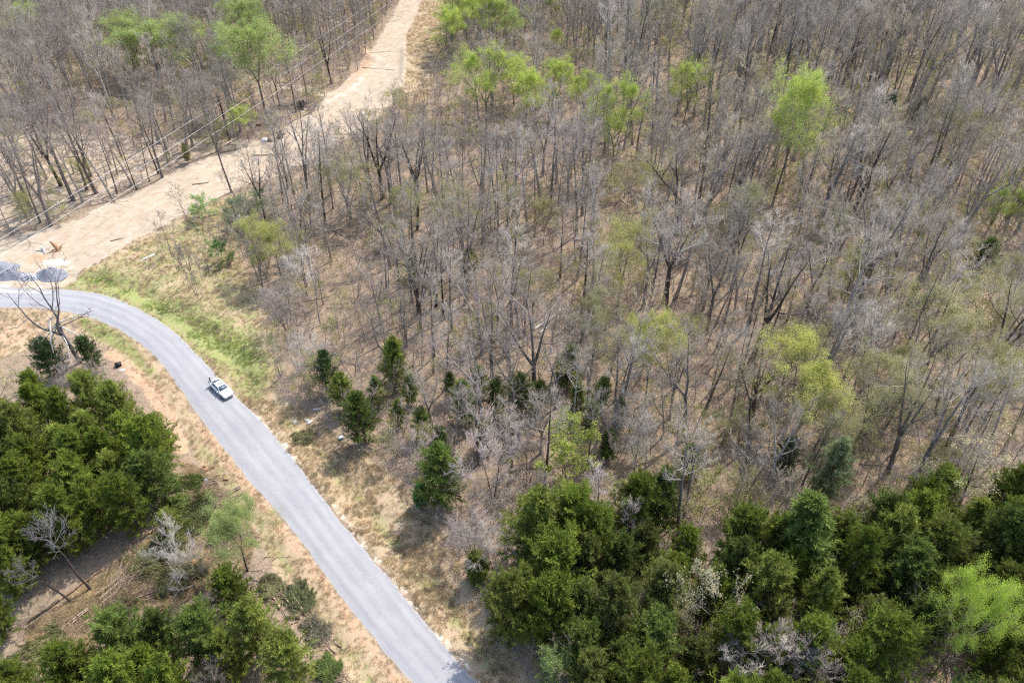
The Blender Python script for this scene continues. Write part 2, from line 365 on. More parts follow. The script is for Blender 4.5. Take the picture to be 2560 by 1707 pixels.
def build_ground():
    def axis(lo, hi, step):
        core = np.arange(lo, hi + step / 2, step)
        a, st = [], step
        x = lo
        while x > -3500: st *= 1.35; x -= st; a.append(x)
        c, st = [], step
        x = hi
        while x < 3500: st *= 1.35; x += st; c.append(x)
        return np.concatenate([a[::-1], core, c])
    xs, ys = axis(-200, 200, 0.62), axis(26, 305, 0.62)
    X, Y = np.meshgrid(xs, ys); sh = X.shape
    Xf, Yf = X.ravel(), Y.ravel()
    core = (Xf > -220) & (Xf < 220) & (Yf > 10) & (Yf < 330)
    Z = np.zeros(len(Xf)); x, y = Xf[core], Yf[core]
    Z[core] = ground_z(x, y)
    dirt = soft(x, y, DIRT, 1.6)
    dirt = np.maximum(dirt, 0.58 * soft(x, y, PALE_WOOD, 4.0))
    for ln, h in (([(-100, 352), (0, 348), (150, 342), (360, 345), (520, 352), (640, 352)], 2.0), ([(540, 160), (600, 185), (658, 208), (731, 219), (804, 234), (860, 240)], 2.2),
                  ([(620, -10), (700, 8), (786, 33), (840, 60)], 2.5), ([(180, 85), (250, 110), (330, 130), (420, 150), (540, 160)], 1.5)):
        dirt = np.maximum(dirt, strip(x, y, ln, h, 1.6) * 0.85)
    straw = np.max([soft(x, y, g, 2.0) for g in (MEADOW, STRAW_TOP, VERGE_R, VERGE_L)], axis=0)
    green = np.maximum(1.1 * soft(x, y, GREEN, 4.0), 0.9 * soft(x, y, GREEN_L, 1.2))
    green = np.maximum(green, 0.42 * soft(x, y, MEADOW, 3.0))
    green = np.maximum(green, 0.5 * strip(x, y, [(700, 1040), (800, 1130), (900, 1250), (980, 1350), (1060, 1440), (1130, 1530), (1250, 1690)], 1.0, 0.9))
    green = np.maximum(green, 0.5 * strip(x, y, [(480, 1090), (560, 1190), (650, 1310), (740, 1440), (830, 1580), (920, 1700)], 0.8, 0.8))
    green = np.maximum(green, 0.26 * np.clip((vnoise(x, y, 14, 9) - 0.5) * 4, 0, 1) * (x > 20))
    clay = strip(x, y, BANK, 1.1, 0.8)
    clay = np.maximum(clay, 0.75 * strip(x, y, [(500, 1062), (570, 1152), (660, 1268), (760, 1390), (860, 1530), (960, 1660), (1060, 1790)], 0.75, 0.5))
    clay = np.maximum(clay, 0.6 * soft(x, y, poly([(0, 780), (150, 785), (120, 850), (60, 880), (-100, 900), (-100, 790)]), 2.5))
    clay = np.maximum(clay, 0.7 * soft(x, y, poly([(30, 640), (110, 630), (150, 655), (60, 668)]), 1.0))
    clay = np.maximum(clay, 0.7 * soft(x, y, poly([(890, 110), (940, 130), (930, 185), (880, 215), (850, 235), (900, 150)]), 2.0))
    clay = np.maximum(clay, 0.45 * soft(x, y, poly([(440, 1150), (520, 1170), (560, 1230), (480, 1280), (400, 1330), (430, 1250)]), 2.0))
    for off_ in (0, 9, 26, 36):
        clay = np.maximum(clay, 0.66 * strip(x, y, [(40 + off_, 655), (200 + off_, 600 + off_ * .3), (350, 538 + off_ * .4), (500, 476 + off_ * .4), (640, 412 + off_ * .5), (760, 345 + off_ * .6), (860, 262 + off_ * .6), (915 + off_, 195), (945 + off_ * .8, 120), (1000 + off_ * .7, 20)], 0.35, 0.5))
    pale = strip(x, y, [(640, 1040), (720, 1122), (800, 1222), (880, 1322), (960, 1420), (1040, 1515), (1120, 1612), (1210, 1715)], 0.7, 0.5) * 0.55
    pale = np.maximum(pale, 0.75 * soft(x, y, poly([(100, 650), (160, 645), (200, 655), (150, 668), (100, 662)]), 0.8))
    pale = np.maximum(pale, 0.5 * strip(x, y, [(720, 290), (800, 262), (850, 240), (890, 222), (905, 195)], 1.6, 1.2))
    pale = np.maximum(pale, 0.6 * soft(x, y, poly([(-100, 690), (0, 706), (170, 716), (100, 722), (0, 720), (-100, 716)]), 0.6))
    mulch = np.maximum(soft(x, y, SLASH, 2.5), 0.7 * soft(x, y, poly([(1180, 1440), (1340, 1420), (1560, 1400), (1900, 1380), (2560, 1300), (2560, 1750), (1350, 1750), (1250, 1600)]), 3))
    mulch = np.maximum(mulch, 0.8 * strip(x, y, [(1004, 120), (1012, 150), (1010, 190), (996, 222), (970, 248)], 0.9, 0.8))
    mulch = np.maximum(mulch, 0.6 * soft(x, y, poly([(-60, 655), (40, 650), (90, 672), (175, 672), (200, 692), (150, 712), (40, 714), (-60, 712)]), 1.2))
    mulch = np.maximum(mulch, 0.75 * strip(x, y, [(850, 70), (885, 108), (915, 140), (950, 150)], 1.0, 0.9))
    mulch = np.maximum(mulch, 0.7 * soft(x, y, poly([(640, 330), (700, 300), (770, 268), (830, 240), (800, 275), (720, 318), (660, 345)]), 1.5))
    n = len(Xf)
    cov, wear = np.zeros((n, 4), np.float32), np.zeros((n, 4), np.float32)
    cov[:, 3] = wear[:, 3] = 1
    cov[core, 0], cov[core, 1], cov[core, 2] = dirt, green, straw
    wear[core, 0], wear[core, 1], wear[core, 2] = clay, pale, mulch
    ny, nx = sh
    i = (np.arange(ny - 1)[:, None] * nx + np.arange(nx - 1)[None]).ravel()
    me = mesh_np('ground', np.stack([Xf, Yf, Z], 1), None, np.stack([i, i + 1, i + nx + 1, i + nx], 1), [ground_material()], smooth=True)
    for nm, arr in (('cover', cov), ('wear', wear)):
        at = me.color_attributes.new(nm, 'FLOAT_COLOR', 'POINT'); at.data.foreach_set('color', arr.ravel())
    o = link('ground', me)
    tag(o, 'tan leaf littered ground with straw verges and bare dirt clearing', 'ground', kind='structure')
build_ground()

# road ---------------------------------------------------------------
def resample(pts, step):
    pts = np.asarray(pts, float)
    for _ in range(2):      # Chaikin smoothing
        a, b = pts[:-1] * 0.75 + pts[1:] * 0.25, pts[:-1] * 0.25 + pts[1:] * 0.75
        pts = np.vstack([pts[:1], np.stack([a, b], 1).reshape(-1, 2), pts[-1:]])
    s = np.concatenate([[0], np.cumsum(np.linalg.norm(np.diff(pts, axis=0), axis=1))])
    k = int(s[-1] / step) + 1
    t = np.linspace(0, s[-1], k)
    return np.stack([np.interp(t, s, pts[:, i]) for i in (0, 1)], 1), t
def road_material():
    m, n, l, b = new_mat('weathered_asphalt')
    uv = n.new('ShaderNodeUVMap'); g = n.new('ShaderNodeNewGeometry')
    sp = n.new('ShaderNodeSeparateXYZ'); l.new(uv.outputs[0], sp.inputs[0])
    def nz(scale, det, vec, st=None, rough=0.6):
        t = n.new('ShaderNodeTexNoise'); t.inputs['Scale'].default_value = scale; t.inputs['Detail'].default_value = det; t.inputs['Roughness'].default_value = rough
        if st:
            mp = n.new('ShaderNodeMapping'); mp.inputs['Scale'].default_value = st; l.new(vec, mp.inputs[0]); vec = mp.outputs[0]
        l.new(vec, t.inputs['Vector']); return t.outputs['Fac']
    def ramp(f, stops):
        r = n.new('ShaderNodeValToRGB')
        while len(r.color_ramp.elements) < len(stops): r.color_ramp.elements.new(0.5)
        for e, (p, c) in zip(r.color_ramp.elements, stops): e.position = p; e.color = (*c, 1)
        l.new(f, r.inputs[0]); return r.outputs[0]
    def mix(f, a, c, mode='MIX'):
        x = n.new('ShaderNodeMix'); x.data_type = 'RGBA'; x.blend_type = mode
        if isinstance(f, float): x.inputs[0].default_value = f
        else: l.new(f, x.inputs[0])
        l.new(a, x.inputs[6]); l.new(c, x.inputs[7]); return x.outputs[2]
    def M(op, a, c):
        x = n.new('ShaderNodeMath'); x.operation = op
        for i, v in enumerate((a, c)):
            if isinstance(v, (int, float)): x.inputs[i].default_value = v
            else: l.new(v, x.inputs[i])
        return x.outputs[0]
    base = ramp(nz(2.0, 4, g.outputs['Position']), [(0.3, (0.30, 0.30, 0.308)), (0.7, (0.322, 0.322, 0.33))])
    streak = ramp(nz(1.0, 5, uv.outputs[0], (9.0, 0.12, 1)), [(0.3, (0.82, 0.82, 0.83)), (0.7, (1.06, 1.06, 1.06))])
    base = mix(0.8, base, streak, 'MULTIPLY')
    base = mix(0.6, base, ramp(nz(0.25, 4, g.outputs['Position']), [(0.35, (0.88, 0.88, 0.9)), (0.65, (1.04, 1.03, 1.02))]), 'MULTIPLY')
    wt = M('MULTIPLY', M('ADD', M('SINE', M('MULTIPLY', sp.outputs[0], 25.1), 0.0), 1.0), 0.5)
    wt = M('MULTIPLY', wt, nz(0.35, 4, g.outputs['Position']))
    base = mix(M('MULTIPLY', wt, 0.6), base, ramp(nz(0.6, 3, g.outputs['Position']), [(0.3, (0.37, 0.37, 0.37)), (0.7, (0.41, 0.41, 0.405))]))
    ed = M('ABSOLUTE', M('SUBTRACT', sp.outputs[0], 0.5), 0.0)
    en = M('ADD', ed, M('MULTIPLY', M('SUBTRACT', nz(1.1, 6, g.outputs['Position'], None, 0.75), 0.5), 0.15))
    mr = n.new('ShaderNodeMapRange'); mr.inputs['From Min'].default_value = 0.435; mr.inputs['From Max'].default_value = 0.50; mr.inputs['To Max'].default_value = 0.5
    l.new(en, mr.inputs['Value'])
    dust = ramp(nz(12, 3, g.outputs['Position']), [(0.3, (0.40, 0.38, 0.34)), (0.7, (0.56, 0.53, 0.48))])
    base = mix(mr.outputs[0], base, dust)
    # pale gravel dust dragged out of the clearing, a streak along the far lane at the west end
    px = n.new('ShaderNodeSeparateXYZ'); l.new(g.outputs['Position'], px.inputs[0])
    west = n.new('ShaderNodeMapRange'); w0, w1 = P(190, 745), P(60, 745)
    west.inputs['From Min'].default_value = w0.x; west.inputs['From Max'].default_value = w1.x; l.new(px.outputs[0], west.inputs['Value'])
    lane = M('SUBTRACT', 1.0, M('MULTIPLY', M('ABSOLUTE', M('SUBTRACT', sp.outputs[0], 0.80), 0.0), 5.0))
    lane = M('MAXIMUM', M('MULTIPLY', lane, west.outputs[0]), 0.0)
    lane = M('MULTIPLY', M('GREATER_THAN', M('MULTIPLY', lane, nz(0.9, 6, g.outputs['Position'], (0.25, 1, 1))), 0.3), 0.75)
    base = mix(lane, base, dust)
    l.new(base, b.inputs['Base Color']); b.inputs['Roughness'].default_value = 0.9; b.inputs['Specular IOR Level'].default_value = 0.2
    bp = n.new('ShaderNodeBump'); bp.inputs['Strength'].default_value = 0.04; bp.inputs['Distance'].default_value = 0.02
    l.new(nz(20, 4, g.outputs['Position']), bp.inputs['Height']); l.new(bp.outputs[0], b.inputs['Normal'])
    return m
def build_road():
    Rr, tr = resample(ROAD_RW, 0.4); Ll, _ = resample(ROAD_LW, 0.4)
    k = len(Rr); Ll = np.stack([np.interp(np.linspace(0, 1, k), np.linspace(0, 1, len(Ll)), Ll[:, i]) for i in (0, 1)], 1)
    # pair each right edge point with the nearest left edge point so that the cross lines stay square
    idx = [int(np.argmin(((Ll - r) ** 2).sum(1))) for r in Rr]; idx = np.maximum.accumulate(idx)
    ker = np.ones(25) / 25
    idf = np.convolve(np.pad(idx.astype(float), 12, mode='edge'), ker, 'valid')
    Lq = np.stack([np.interp(idf, np.arange(len(Ll)), Ll[:, i]) for i in (0, 1)], 1)
    jit = np.random.default_rng(3)
    def wob(n): return np.convolve(jit.normal(size=n + 6), np.ones(4) / 4, 'same')[3:-3] * 0.11
    d = Rr - Lq; d /= np.linalg.norm(d, axis=1)[:, None]
    Rr = Rr + d * wob(k)[:, None]; Lq = Lq - d * wob(k)[:, None]
    us = np.array([0, 0.03, 0.25, 0.5, 0.75, 0.97, 1.0]); crown = np.array([-0.06, 0.02, 0.05, 0.07, 0.05, 0.02, -0.06])
    V = np.concatenate([np.concatenate([Lq * (1 - u) + Rr * u, np.full((k, 1), c)], 1)[:, None] for u, c in zip(us, crown)], 1)
    m = len(us)
    i = (np.arange(k - 1)[:, None] * m + np.arange(m - 1)[None]).ravel()
    quads = np.stack([i, i + 1, i + m + 1, i + m], 1)
    me = mesh_np('road', V.reshape(-1, 3), None, quads, [road_material()], smooth=True)
    uvl = me.uv_layers.new(name='UVMap')
    UV = np.stack([np.broadcast_to(us, (k, m)), np.broadcast_to(tr[:, None], (k, m))], -1).reshape(-1, 2)
    lv = np.empty(len(me.loops), np.int32); me.loops.foreach_get('vertex_index', lv)
    uvl.data.foreach_set('uv', UV[lv].astype(np.float32).ravel())
    tag(link('road', me), 'pale grey asphalt lane curving through the woods', 'road', kind='structure')
build_road()

# ------------------------------------------------------------------ trees: growth
def unit(v): return v / (np.linalg.norm(v) + 1e-9)
def bpoly(st, d, L, n, wander, trop, rng):
    pts = [np.array(st, float)]; d = unit(np.array(d, float)); s = L / n
    for _ in range(n):
        d = unit(d + rng.normal(size=3) * wander + np.array([0, 0, trop]))
        pts.append(pts[-1] + d * s)
    return np.array(pts)
def at(pts, t):
    f = t * (len(pts) - 1); i = min(int(f), len(pts) - 2); w = f - i
    return pts[i] * (1 - w) + pts[i + 1] * w, unit(pts[i + 1] - pts[i])
def off(d, ang, az):
    a = unit(np.cross(d, [0.3, 0.5, 0.81])); b = np.cross(d, a)
    return d * math.cos(ang) + math.sin(ang) * (math.cos(az) * a + math.sin(az) * b)
def tree_parts(seed, H=18.0, r0=0.2, bole=0.45, nlimb=12, spread=0.22, forks=1, gnarl=0.07, nb=6, n3=6, n4=4, leaf=None, trop=0.10, lean=0.0, tw=1.0, stems=1):
    """returns (trunk mesh builder, crown mesh builder, leaf mesh builder)"""
    rng = np.random.default_rng(seed)
    T, K, Lf = MB(), MB(), MB()
    leaders = []
    for st in range(stems):
        az0 = rng.uniform(0, 6.28)
        d0 = np.array([0, 0, 1.0]) + np.array([math.cos(az0), math.sin(az0), 0]) * (lean if stems == 1 else 0.28)
        base = np.array([math.cos(az0), math.sin(az0), 0]) * (0.0 if stems == 1 else r0 * 1.2); base[2] = -0.3
        rs = r0 if stems == 1 else r0 * 0.75
        if forks == 1:
            tr = bpoly(base, d0, H * 0.97, 9, gnarl * 0.45, 0.05, rng)
            rad = rs * np.linspace(1, 0.08, 10) ** 0.9; rad[0] *= 1.35
            T.tube(tr, rad, 7); leaders.append((tr, rad, bole))
        else:
            fh = H * bole * rng.uniform(0.85, 1.1)
            tr = bpoly(base, d0, fh, 5, gnarl * 0.45, 0.05, rng)
            rad = rs * np.linspace(1, 0.72, 6); rad[0] *= 1.35
            T.tube(tr, rad, 7, cap=False)
            a0 = rng.uniform(0, 6.28)
            for f in range(forks):
                p, d = tr[-1], unit(tr[-1] - tr[-2])
                dd = off(d, rng.uniform(0.22, 0.48), a0 + f * 6.28 / forks + rng.uniform(-.4, .4))
                lp = bpoly(p - d * 0.1, dd, (H - fh) * rng.uniform(0.85, 1.05), 7, gnarl * 0.7, 0.09, rng)
                lr = rs * 0.62 * np.linspace(1, 0.08, 8) ** 0.9
                T.tube(lp, lr, 6); leaders.append((lp, lr, 0.12))
    A3, B3, R3, tips = [], [], [], []
    nl = max(3, int(nlimb / len(leaders)))
    for lp, lr, t0 in leaders:
        az = rng.uniform(0, 6.28)
        for i in range(nl):
            t = t0 + (0.98 - t0) * ((i + rng.uniform(0, 0.8)) / nl) ** 0.9
            az += 2.4 + rng.uniform(-0.5, 0.5)
            p, d = at(lp, t); rr = np.interp(t, np.linspace(0, 1, len(lr)), lr)
            u = (t - t0) / (1 - t0)
            L = H * spread * (0.55 + 0.75 * math.sin(math.pi * min(1, 0.25 + 0.75 * u)) ** 0.8) * rng.uniform(0.65, 1.2) * (1.0 if u < 0.85 else 0.8)
            ang = 1.15 - 0.55 * u + rng.uniform(-0.2, 0.2)
            lm = bpoly(p, off(d, ang, az), L, 5, gnarl * 1.5, trop, rng)
            r1 = min(rr * 0.62, 0.018 * L + 0.012)
            K_ = T if r1 > 0.07 else K
            K_.tube(lm, r1 * np.linspace(1, 0.22, 6), 5, cap=False)
            for j in range(nb):
                t2 = 0.22 + 0.78 * (j + rng.uniform(0, 0.9)) / nb
                p2, d2 = at(lm, min(t2, 0.99))
                L2 = L * rng.uniform(0.28, 0.5) * (1.15 - 0.5 * t2)
                br = bpoly(p2, off(d2, rng.uniform(0.45, 0.95), rng.uniform(0, 6.28)), L2, 3, gnarl * 2, trop * 1.1, rng)
                K.tube(br, max(r1 * 0.42 * (1.1 - 0.5 * t2), 0.014) * np.linspace(1, 0.4, 4), 3, cap=False)
                for k in range(n3):
                    t3 = 0.2 + 0.8 * (k + rng.uniform(0, 0.9)) / n3
                    p3, d3 = at(br, min(t3, 0.99))
                    dd = off(d3, rng.uniform(0.3, 0.9), rng.uniform(0, 6.28)); dd[2] += 0.15
                    L3 = L2 * rng.uniform(0.35, 0.65) + 0.2
                    A3.append(p3); B3.append(p3 + unit(dd) * L3); R3.append(0.011 * tw)
    A3, B3, R3 = np.array(A3), np.array(B3), np.array(R3)
    K.cones(A3, B3, R3)
    m = len(A3)
    t = rng.uniform(0.25, 1.0, (m * n4, 1)); A = np.repeat(A3, n4, 0); B = np.repeat(B3, n4, 0)
    st = A + (B - A) * t
    d = B - A; L = np.linalg.norm(d, axis=1)[:, None]
    e = d / (L + 1e-9) + rng.normal(size=d.shape) * 0.55; e[:, 2] += 0.2; e /= np.linalg.norm(e, axis=1)[:, None]
    en = st + e * L * rng.uniform(0.35, 0.75, (len(st), 1))
    K.cones(st, en, 0.008 * tw)
    if leaf:
        per, size, sig = leaf
        pts = np.concatenate([en, B3])
        ctr = np.repeat(pts, per, 0) + rng.normal(size=(len(pts) * per, 3)) * sig
        Lf.leaves(ctr, size * rng.uniform(0.6, 1.3, len(ctr)), rng)
    return T, K, Lf

BARE = []     # (trunk mesh, crown mesh, form word, joined source mesh)
bare_specs = [
    dict(seed=11, H=18, r0=0.276, bole=0.45, nlimb=14, spread=0.180, forks=1, form='straight'),
    dict(seed=12, H=18, r0=0.317, bole=0.42, nlimb=14, spread=0.198, forks=2, form='forked'),
    dict(seed=13, H=18, r0=0.221, bole=0.52, nlimb=12, spread=0.144, forks=1, form='slender'),
    dict(seed=14, H=18, r0=0.358, bole=0.36, nlimb=17, spread=0.225, forks=3, form='spreading'),
    dict(seed=15, H=18, r0=0.234, bole=0.50, nlimb=12, spread=0.162, forks=2, lean=0.12, form='leaning'),
    dict(seed=16, H=18, r0=0.194, bole=0.40, nlimb=13, spread=0.153, forks=1, gnarl=0.10, form='crooked'),
    dict(seed=17, H=18, r0=0.304, bole=0.50, nlimb=14, spread=0.189, forks=2, gnarl=0.09, form='crooked forked'),
    dict(seed=18, H=18, r0=0.248, bole=0.55, nlimb=13, spread=0.171, forks=1, lean=0.08, form='narrow'),
]
for sp in bare_specs:
    form = sp.pop('form')
    T, K, _ = tree_parts(**sp, tw=1.25, n4=4)
    tm = T.mesh('trunk', [M_BARK], True); km = K.mesh('crown', [M_TWIG])
    J = MB(); J.add(np.concatenate(T.v), np.concatenate(T.t) if T.t else None, np.concatenate(T.q)); nq = len(np.concatenate(T.q)); nt = sum(map(len, T.t))
    J.add(np.concatenate(K.v), np.concatenate(K.t), np.concatenate(K.q))
    ntot = sum(map(len, J.t)), sum(map(len, J.q))
    mi = np.concatenate([np.zeros(nt), np.ones(ntot[0] - nt), np.zeros(nq), np.ones(ntot[1] - nq)])
    BARE.append((tm, km, form, J.mesh('bare_wood_source', [M_BARK, M_TWIG], False, mi)))
def leafy(n, **kw):
    out = []
    for i in range(n):
        T, K, Lf = tree_parts(seed=kw['seed'] + i, **{k: v for k, v in kw.items() if k != 'seed'})
        K.add(np.zeros((0, 3)))
        out.append((T.mesh('trunk', [M_BARK], True), K.mesh('branches', [M_TWIG]), Lf.mesh('foliage', [M_LEAF])))
    return out
LUSH = leafy(3, seed=40, H=18, r0=0.2, bole=0.40, nlimb=20, spread=0.30, forks=2, leaf=(9, 0.085, 0.30))
SPARSE = leafy(3, seed=50, H=18, r0=0.2, bole=0.38, nlimb=18, spread=0.30, forks=2, leaf=(7, 0.08, 0.26))
BLOOM = leafy(2, seed=60, H=8, r0=0.09, bole=0.25, nlimb=13, spread=0.34, forks=2, nb=5, n3=5, n4=3, leaf=(2, 0.075, 0.10), trop=0.05)
BUSH = leafy(2, seed=70, H=5, r0=0.06, bole=0.08, nlimb=14, spread=0.42, stems=3, forks=1, nb=5, n3=5, n4=4, leaf=(3, 0.09, 0.10), trop=0.05)
TWIGGY = []
for i in range(3):
    T, K, _ = tree_parts(seed=80 + i, H=7, r0=0.07, bole=0.2, nlimb=18, spread=0.32, stems=2 + i % 2, forks=1, nb=7, n3=6, n4=5, trop=0.06, tw=1.3)
    TWIGGY.append((T.mesh('trunk', [M_BARK], True), K.mesh('crown', [M_TWIG])))

def cedar_parts(seed, H=9.0, Rm=2.3, prof=0.0, gaps=0.25, nbr=165):
    rng = np.random.default_rng(seed)
    T, F = MB(), MB()
    tr = bpoly((0, 0, -0.2), (0, 0, 1), H * 0.97, 6, 0.03, 0.05, rng)
    T.tube(tr, 0.15 * np.linspace(1, 0.1, 7), 6)
    lob = rng.uniform(0.65, 1.25, (9, 7))
    A, B, Wd = [], [], []
    az = 0.0
    for i in range(nbr):
        u = (i + rng.uniform(0, 1)) / nbr
        az += 2.4 + rng.uniform(-.4, .4)
        t = 0.10 + 0.89 * u ** 0.92
        p, d = at(tr, t)
        shape = (1 - u) ** (0.75 - 0.3 * prof) * (0.55 + 0.45 * min(1, u / (0.22 + 0.2 * prof)))
        L = Rm * shape * lob[int(u * 8.99), int(az % 6.283 / 6.284 * 7)] * rng.uniform(0.75, 1.15) + 0.22
        if rng.random() < gaps * 0.5: L *= 0.5
        dirv = np.array([math.cos(az), math.sin(az), 0.12 + 0.55 * u + rng.uniform(-.15, .2)])
        br = bpoly(p, dirv, L, 4, 0.10, 0.10, rng)
        if L > 0.9: T.tube(br, (0.012 + 0.012 * L) * np.linspace(1, 0.25, 5), 3, cap=False)
        npl = int(6 + 9 * L / Rm)
        for j in range(npl):
            t2 = 0.22 + 0.78 * (j + rng.random()) / npl
            p2, d2 = at(br, min(t2, 0.99))
            dd = off(d2, rng.uniform(0.2, 1.0), rng.uniform(0, 6.28)); dd[2] += rng.uniform(-0.15, 0.35); dd = unit(dd)
            l2 = rng.uniform(0.28, 0.62) * (0.75 + 0.25 * L / Rm)
            nb = 14
            tt = rng.uniform(0.05, 1.0, (nb, 1))
            st = p2 + dd * l2 * tt
            e = dd + rng.normal(size=(nb, 3)) * 0.55; e[:, 2] -= 0.12; e /= np.linalg.norm(e, axis=1)[:, None]
            A.append(st); B.append(st + e * rng.uniform(0.18, 0.46, (nb, 1))); Wd.append(rng.uniform(0.018, 0.040, nb))
    A, B, Wd = np.concatenate(A), np.concatenate(B), np.concatenate(Wd)
    F.blades(A, B, Wd, rng)
    return T.mesh('trunk', [M_BARK], True), F.mesh('foliage', [M_CEDAR])
CEDAR = [cedar_parts(100 + i, 9.0, r, pf, g) for i, (r, pf, g) in enumerate([(3.3, 0.1, 0.2), (3.6, 0.55, 0.3), (2.9, -0.2, 0.2), (3.9, 0.85, 0.4), (3.3, 0.4, 0.7), (1.6, 0.2, 0.1), (3.7, 0.25, 0.5)])]
cedar_form = ['conical', 'rounded', 'pointed', 'broad domed', 'ragged', 'slim', 'tufted']

# ------------------------------------------------------------------ placing trees
LANDMARKS = {}            # short phrase -> ground point
def mark(phrase, p): LANDMARKS[phrase] = Vector((p[0], p[1], 0))
GREY, DARK, PALE = (0.175, 0.145, 0.125), (0.085, 0.064, 0.053), (0.33, 0.29, 0.26)
TW_GREY, TW_LILAC, TW_PALE, TW_TAN = (0.32, 0.278, 0.235), (0.335, 0.28, 0.252), (0.42, 0.375, 0.325), (0.37, 0.31, 0.21)
def put(name, parts, p, h, H0, cols, wide=1.0, rz=None, tilt=None):
    """a tree: an Empty at the foot of its trunk with its parts below it"""
    e = link(name, None, loc=p); s = h / H0
    e.rotation_euler = ((0 if not tilt else tilt[0]), (0 if not tilt else tilt[1]), rnd.uniform(0, 6.28) if rz is None else rz)
    e.scale = (s * wide, s * wide, s)
    e.empty_display_size = 0.2
    for me, c in zip(parts, cols): link(me.name.split('.')[0], me, e, color=c)
    return e

taken = []
# trees in leaf: base pixel, top row, kind, colour, width factor, label, landmark phrase
LIME, LIME2, OLIVE, PALEOL, CREAM = (0.47, 0.55, 0.13), (0.38, 0.46, 0.15), (0.45, 0.44, 0.15), (0.40, 0.38, 0.19), (0.64, 0.58, 0.36)
LEAFY = [
    (345, 205, 28, 'L', LIME2, 1.5, 'bright green tree west of the clearing, left of the pair with merged crowns', 'the left tree of the merged green pair'),
    (440, 203, 30, 'L', LIME2, 1.8, 'broad soft green tree merging into its brighter neighbour, right of the pair', 'the right tree of the merged green pair'),
    (664, 285, 34, 'L', LIME2, 1.25, 'tall round green tree on a dark trunk beside the power lines', 'the green tree beside the power lines'),
    (628, 165, -20, 'L', LIME2, 1.2, 'green tree half hidden behind the round green tree by the power lines', None),
    (622, 350, 250, 'S', LIME, 1.15, 'small lime green sapling under the power lines at the clearing edge', 'the lime sapling under the power lines'),
    (95, 110, -5, 'L', LIME2, 1.2, 'green tree at the far top left corner of the wood', 'the far corner green tree'),
    (25, 90, 5, 'S', LIME2, 1.2, 'thin leaved green tree at the far left edge beside a brighter one', None),
    (1136, 150, 8, 'L', LIME, 1.25, 'first green tree of the far clump beside the straw strip', 'the far green clump by the straw strip'),
    (1168, 132, -40, 'L', LIME, 1.15, 'tallest green tree in the far clump beside the straw strip', None),
    (1203, 122, -30, 'L', LIME, 1.15, 'green tree with a dark straight trunk in the middle of the far clump', None),
    (1240, 118, -20, 'L', LIME2, 1.15, 'thin crowned green tree at the right side of the far clump', None),
    (1285, 135, 10, 'S', LIME2, 1.1, 'sparse green tree right of the far clump', None),
    (1216, 318, 102, 'L', LIME, 1.0, 'tall bright green tree standing in front of the far green clump', 'the tall green tree before the far clump'),
    (1285, 265, 124, 'L', LIME, 1.15, 'flat topped sparse green tree left of the two lime crowned trees', 'the flat topped green tree'),
    (1312, 332, 160, 'L', LIME, 1.0, 'brightest lime tree of the row, its crown reaching low', 'the brightest lime tree'),
    (1388, 292, 128, 'L', LIME, 0.95, 'lime tree close behind the brightest lime tree', 'the second lime tree'),
    (1388, 152, 64, 'L', LIME, 0.85, 'small lime tree alone among bare trunks at the far side', 'the small lone lime tree'),
    (1378, 62, -40, 'L', LIME2, 0.9, 'green tree at the top edge above the small lone lime tree', None),
    (1457, 300, 172, 'L', LIME, 1.2, 'low spreading sparse lime tree between bare trunks', 'the low spreading lime tree'),
    (1528, 440, 176, 'L', LIME, 0.72, 'very tall tree with a small lime crown on a long bare trunk', 'the tall tree with the small lime crown'),
    (1707, 318, 140, 'L', LIME, 1.0, 'lime topped tree on a dark slim trunk near the middle of the far wood', 'the lime topped slim tree'),
    (1447, 190, 114, 'S', PALEOL, 1.0, 'small dull olive tree behind the row of lime trees', None),
    (1620, 130, -30, 'S', PALEOL, 1.2, 'wide dull olive tree at the far top of the wood', 'the dull olive tree at the far top'),
    (1930, 515, 146, 'L', LIME, 0.72, 'largest lime crowned tree, standing alone on a tall dark trunk', 'the largest lime crowned tree'),
    (2490, 585, 455, 'L', LIME, 0.95, 'small bright lime tree near the right edge of the wood', 'the lime tree at the right edge'),
    (704, 695, 540, 'L', (0.46, 0.47, 0.15), 1.15, 'yellow green tree at the corner of the meadow and the wood', 'the yellow green tree by the meadow'),
    (1545, 760, 545, 'S', OLIVE, 1.05, 'faint yellow green tree in the middle of the bare wood', 'the faint yellow green tree'),
    (1612, 1005, 775, 'L', (0.48, 0.48, 0.15), 0.85, 'narrow yellow green tree beside a tall grey trunk', 'the narrow yellow green tree'),
    (1960, 1085, 850, 'L', (0.49, 0.49, 0.14), 1.05, 'broad yellow tree, the largest yellow crown in the bare wood', 'the broad yellow tree'),
    (2300, 960, 745, 'S', PALEOL, 1.35, 'wide pale olive tree with a misty thin crown', 'the pale misty olive tree'),
    (2150, 1115, 890, 'S', PALEOL, 1.0, 'pale olive tree standing right of the broad yellow tree', 'the olive tree beside the yellow tree'),
    (1805, 1110, 1015, 'S', PALEOL, 1.2, 'low pale olive tree in front of the broad yellow tree', 'the low pale olive tree'),
    (880, 560, 385, 'S', PALEOL, 1.0, 'dull olive tree among bare trees behind the meadow', 'the dull olive tree behind the meadow'),
    (1358, 610, 475, 'S', (0.42, 0.36, 0.17), 0.9, 'tan budding tree in the middle of the far bare wood', 'the tan budding tree'),
    (1560, 500, 400, 'S', PALEOL, 0.9, 'faint green budding tree in front of the tall tree with small lime crown', None),
    (2420, 830, 700, 'S', PALEOL, 1.1, 'faint olive tree behind the pale misty olive tree', None),
    (2330, 1690, 1420, 'L', (0.43, 0.57, 0.085), 0.42, 'big fresh green maple rising out of the dark cedars', 'the big fresh green maple'),
]
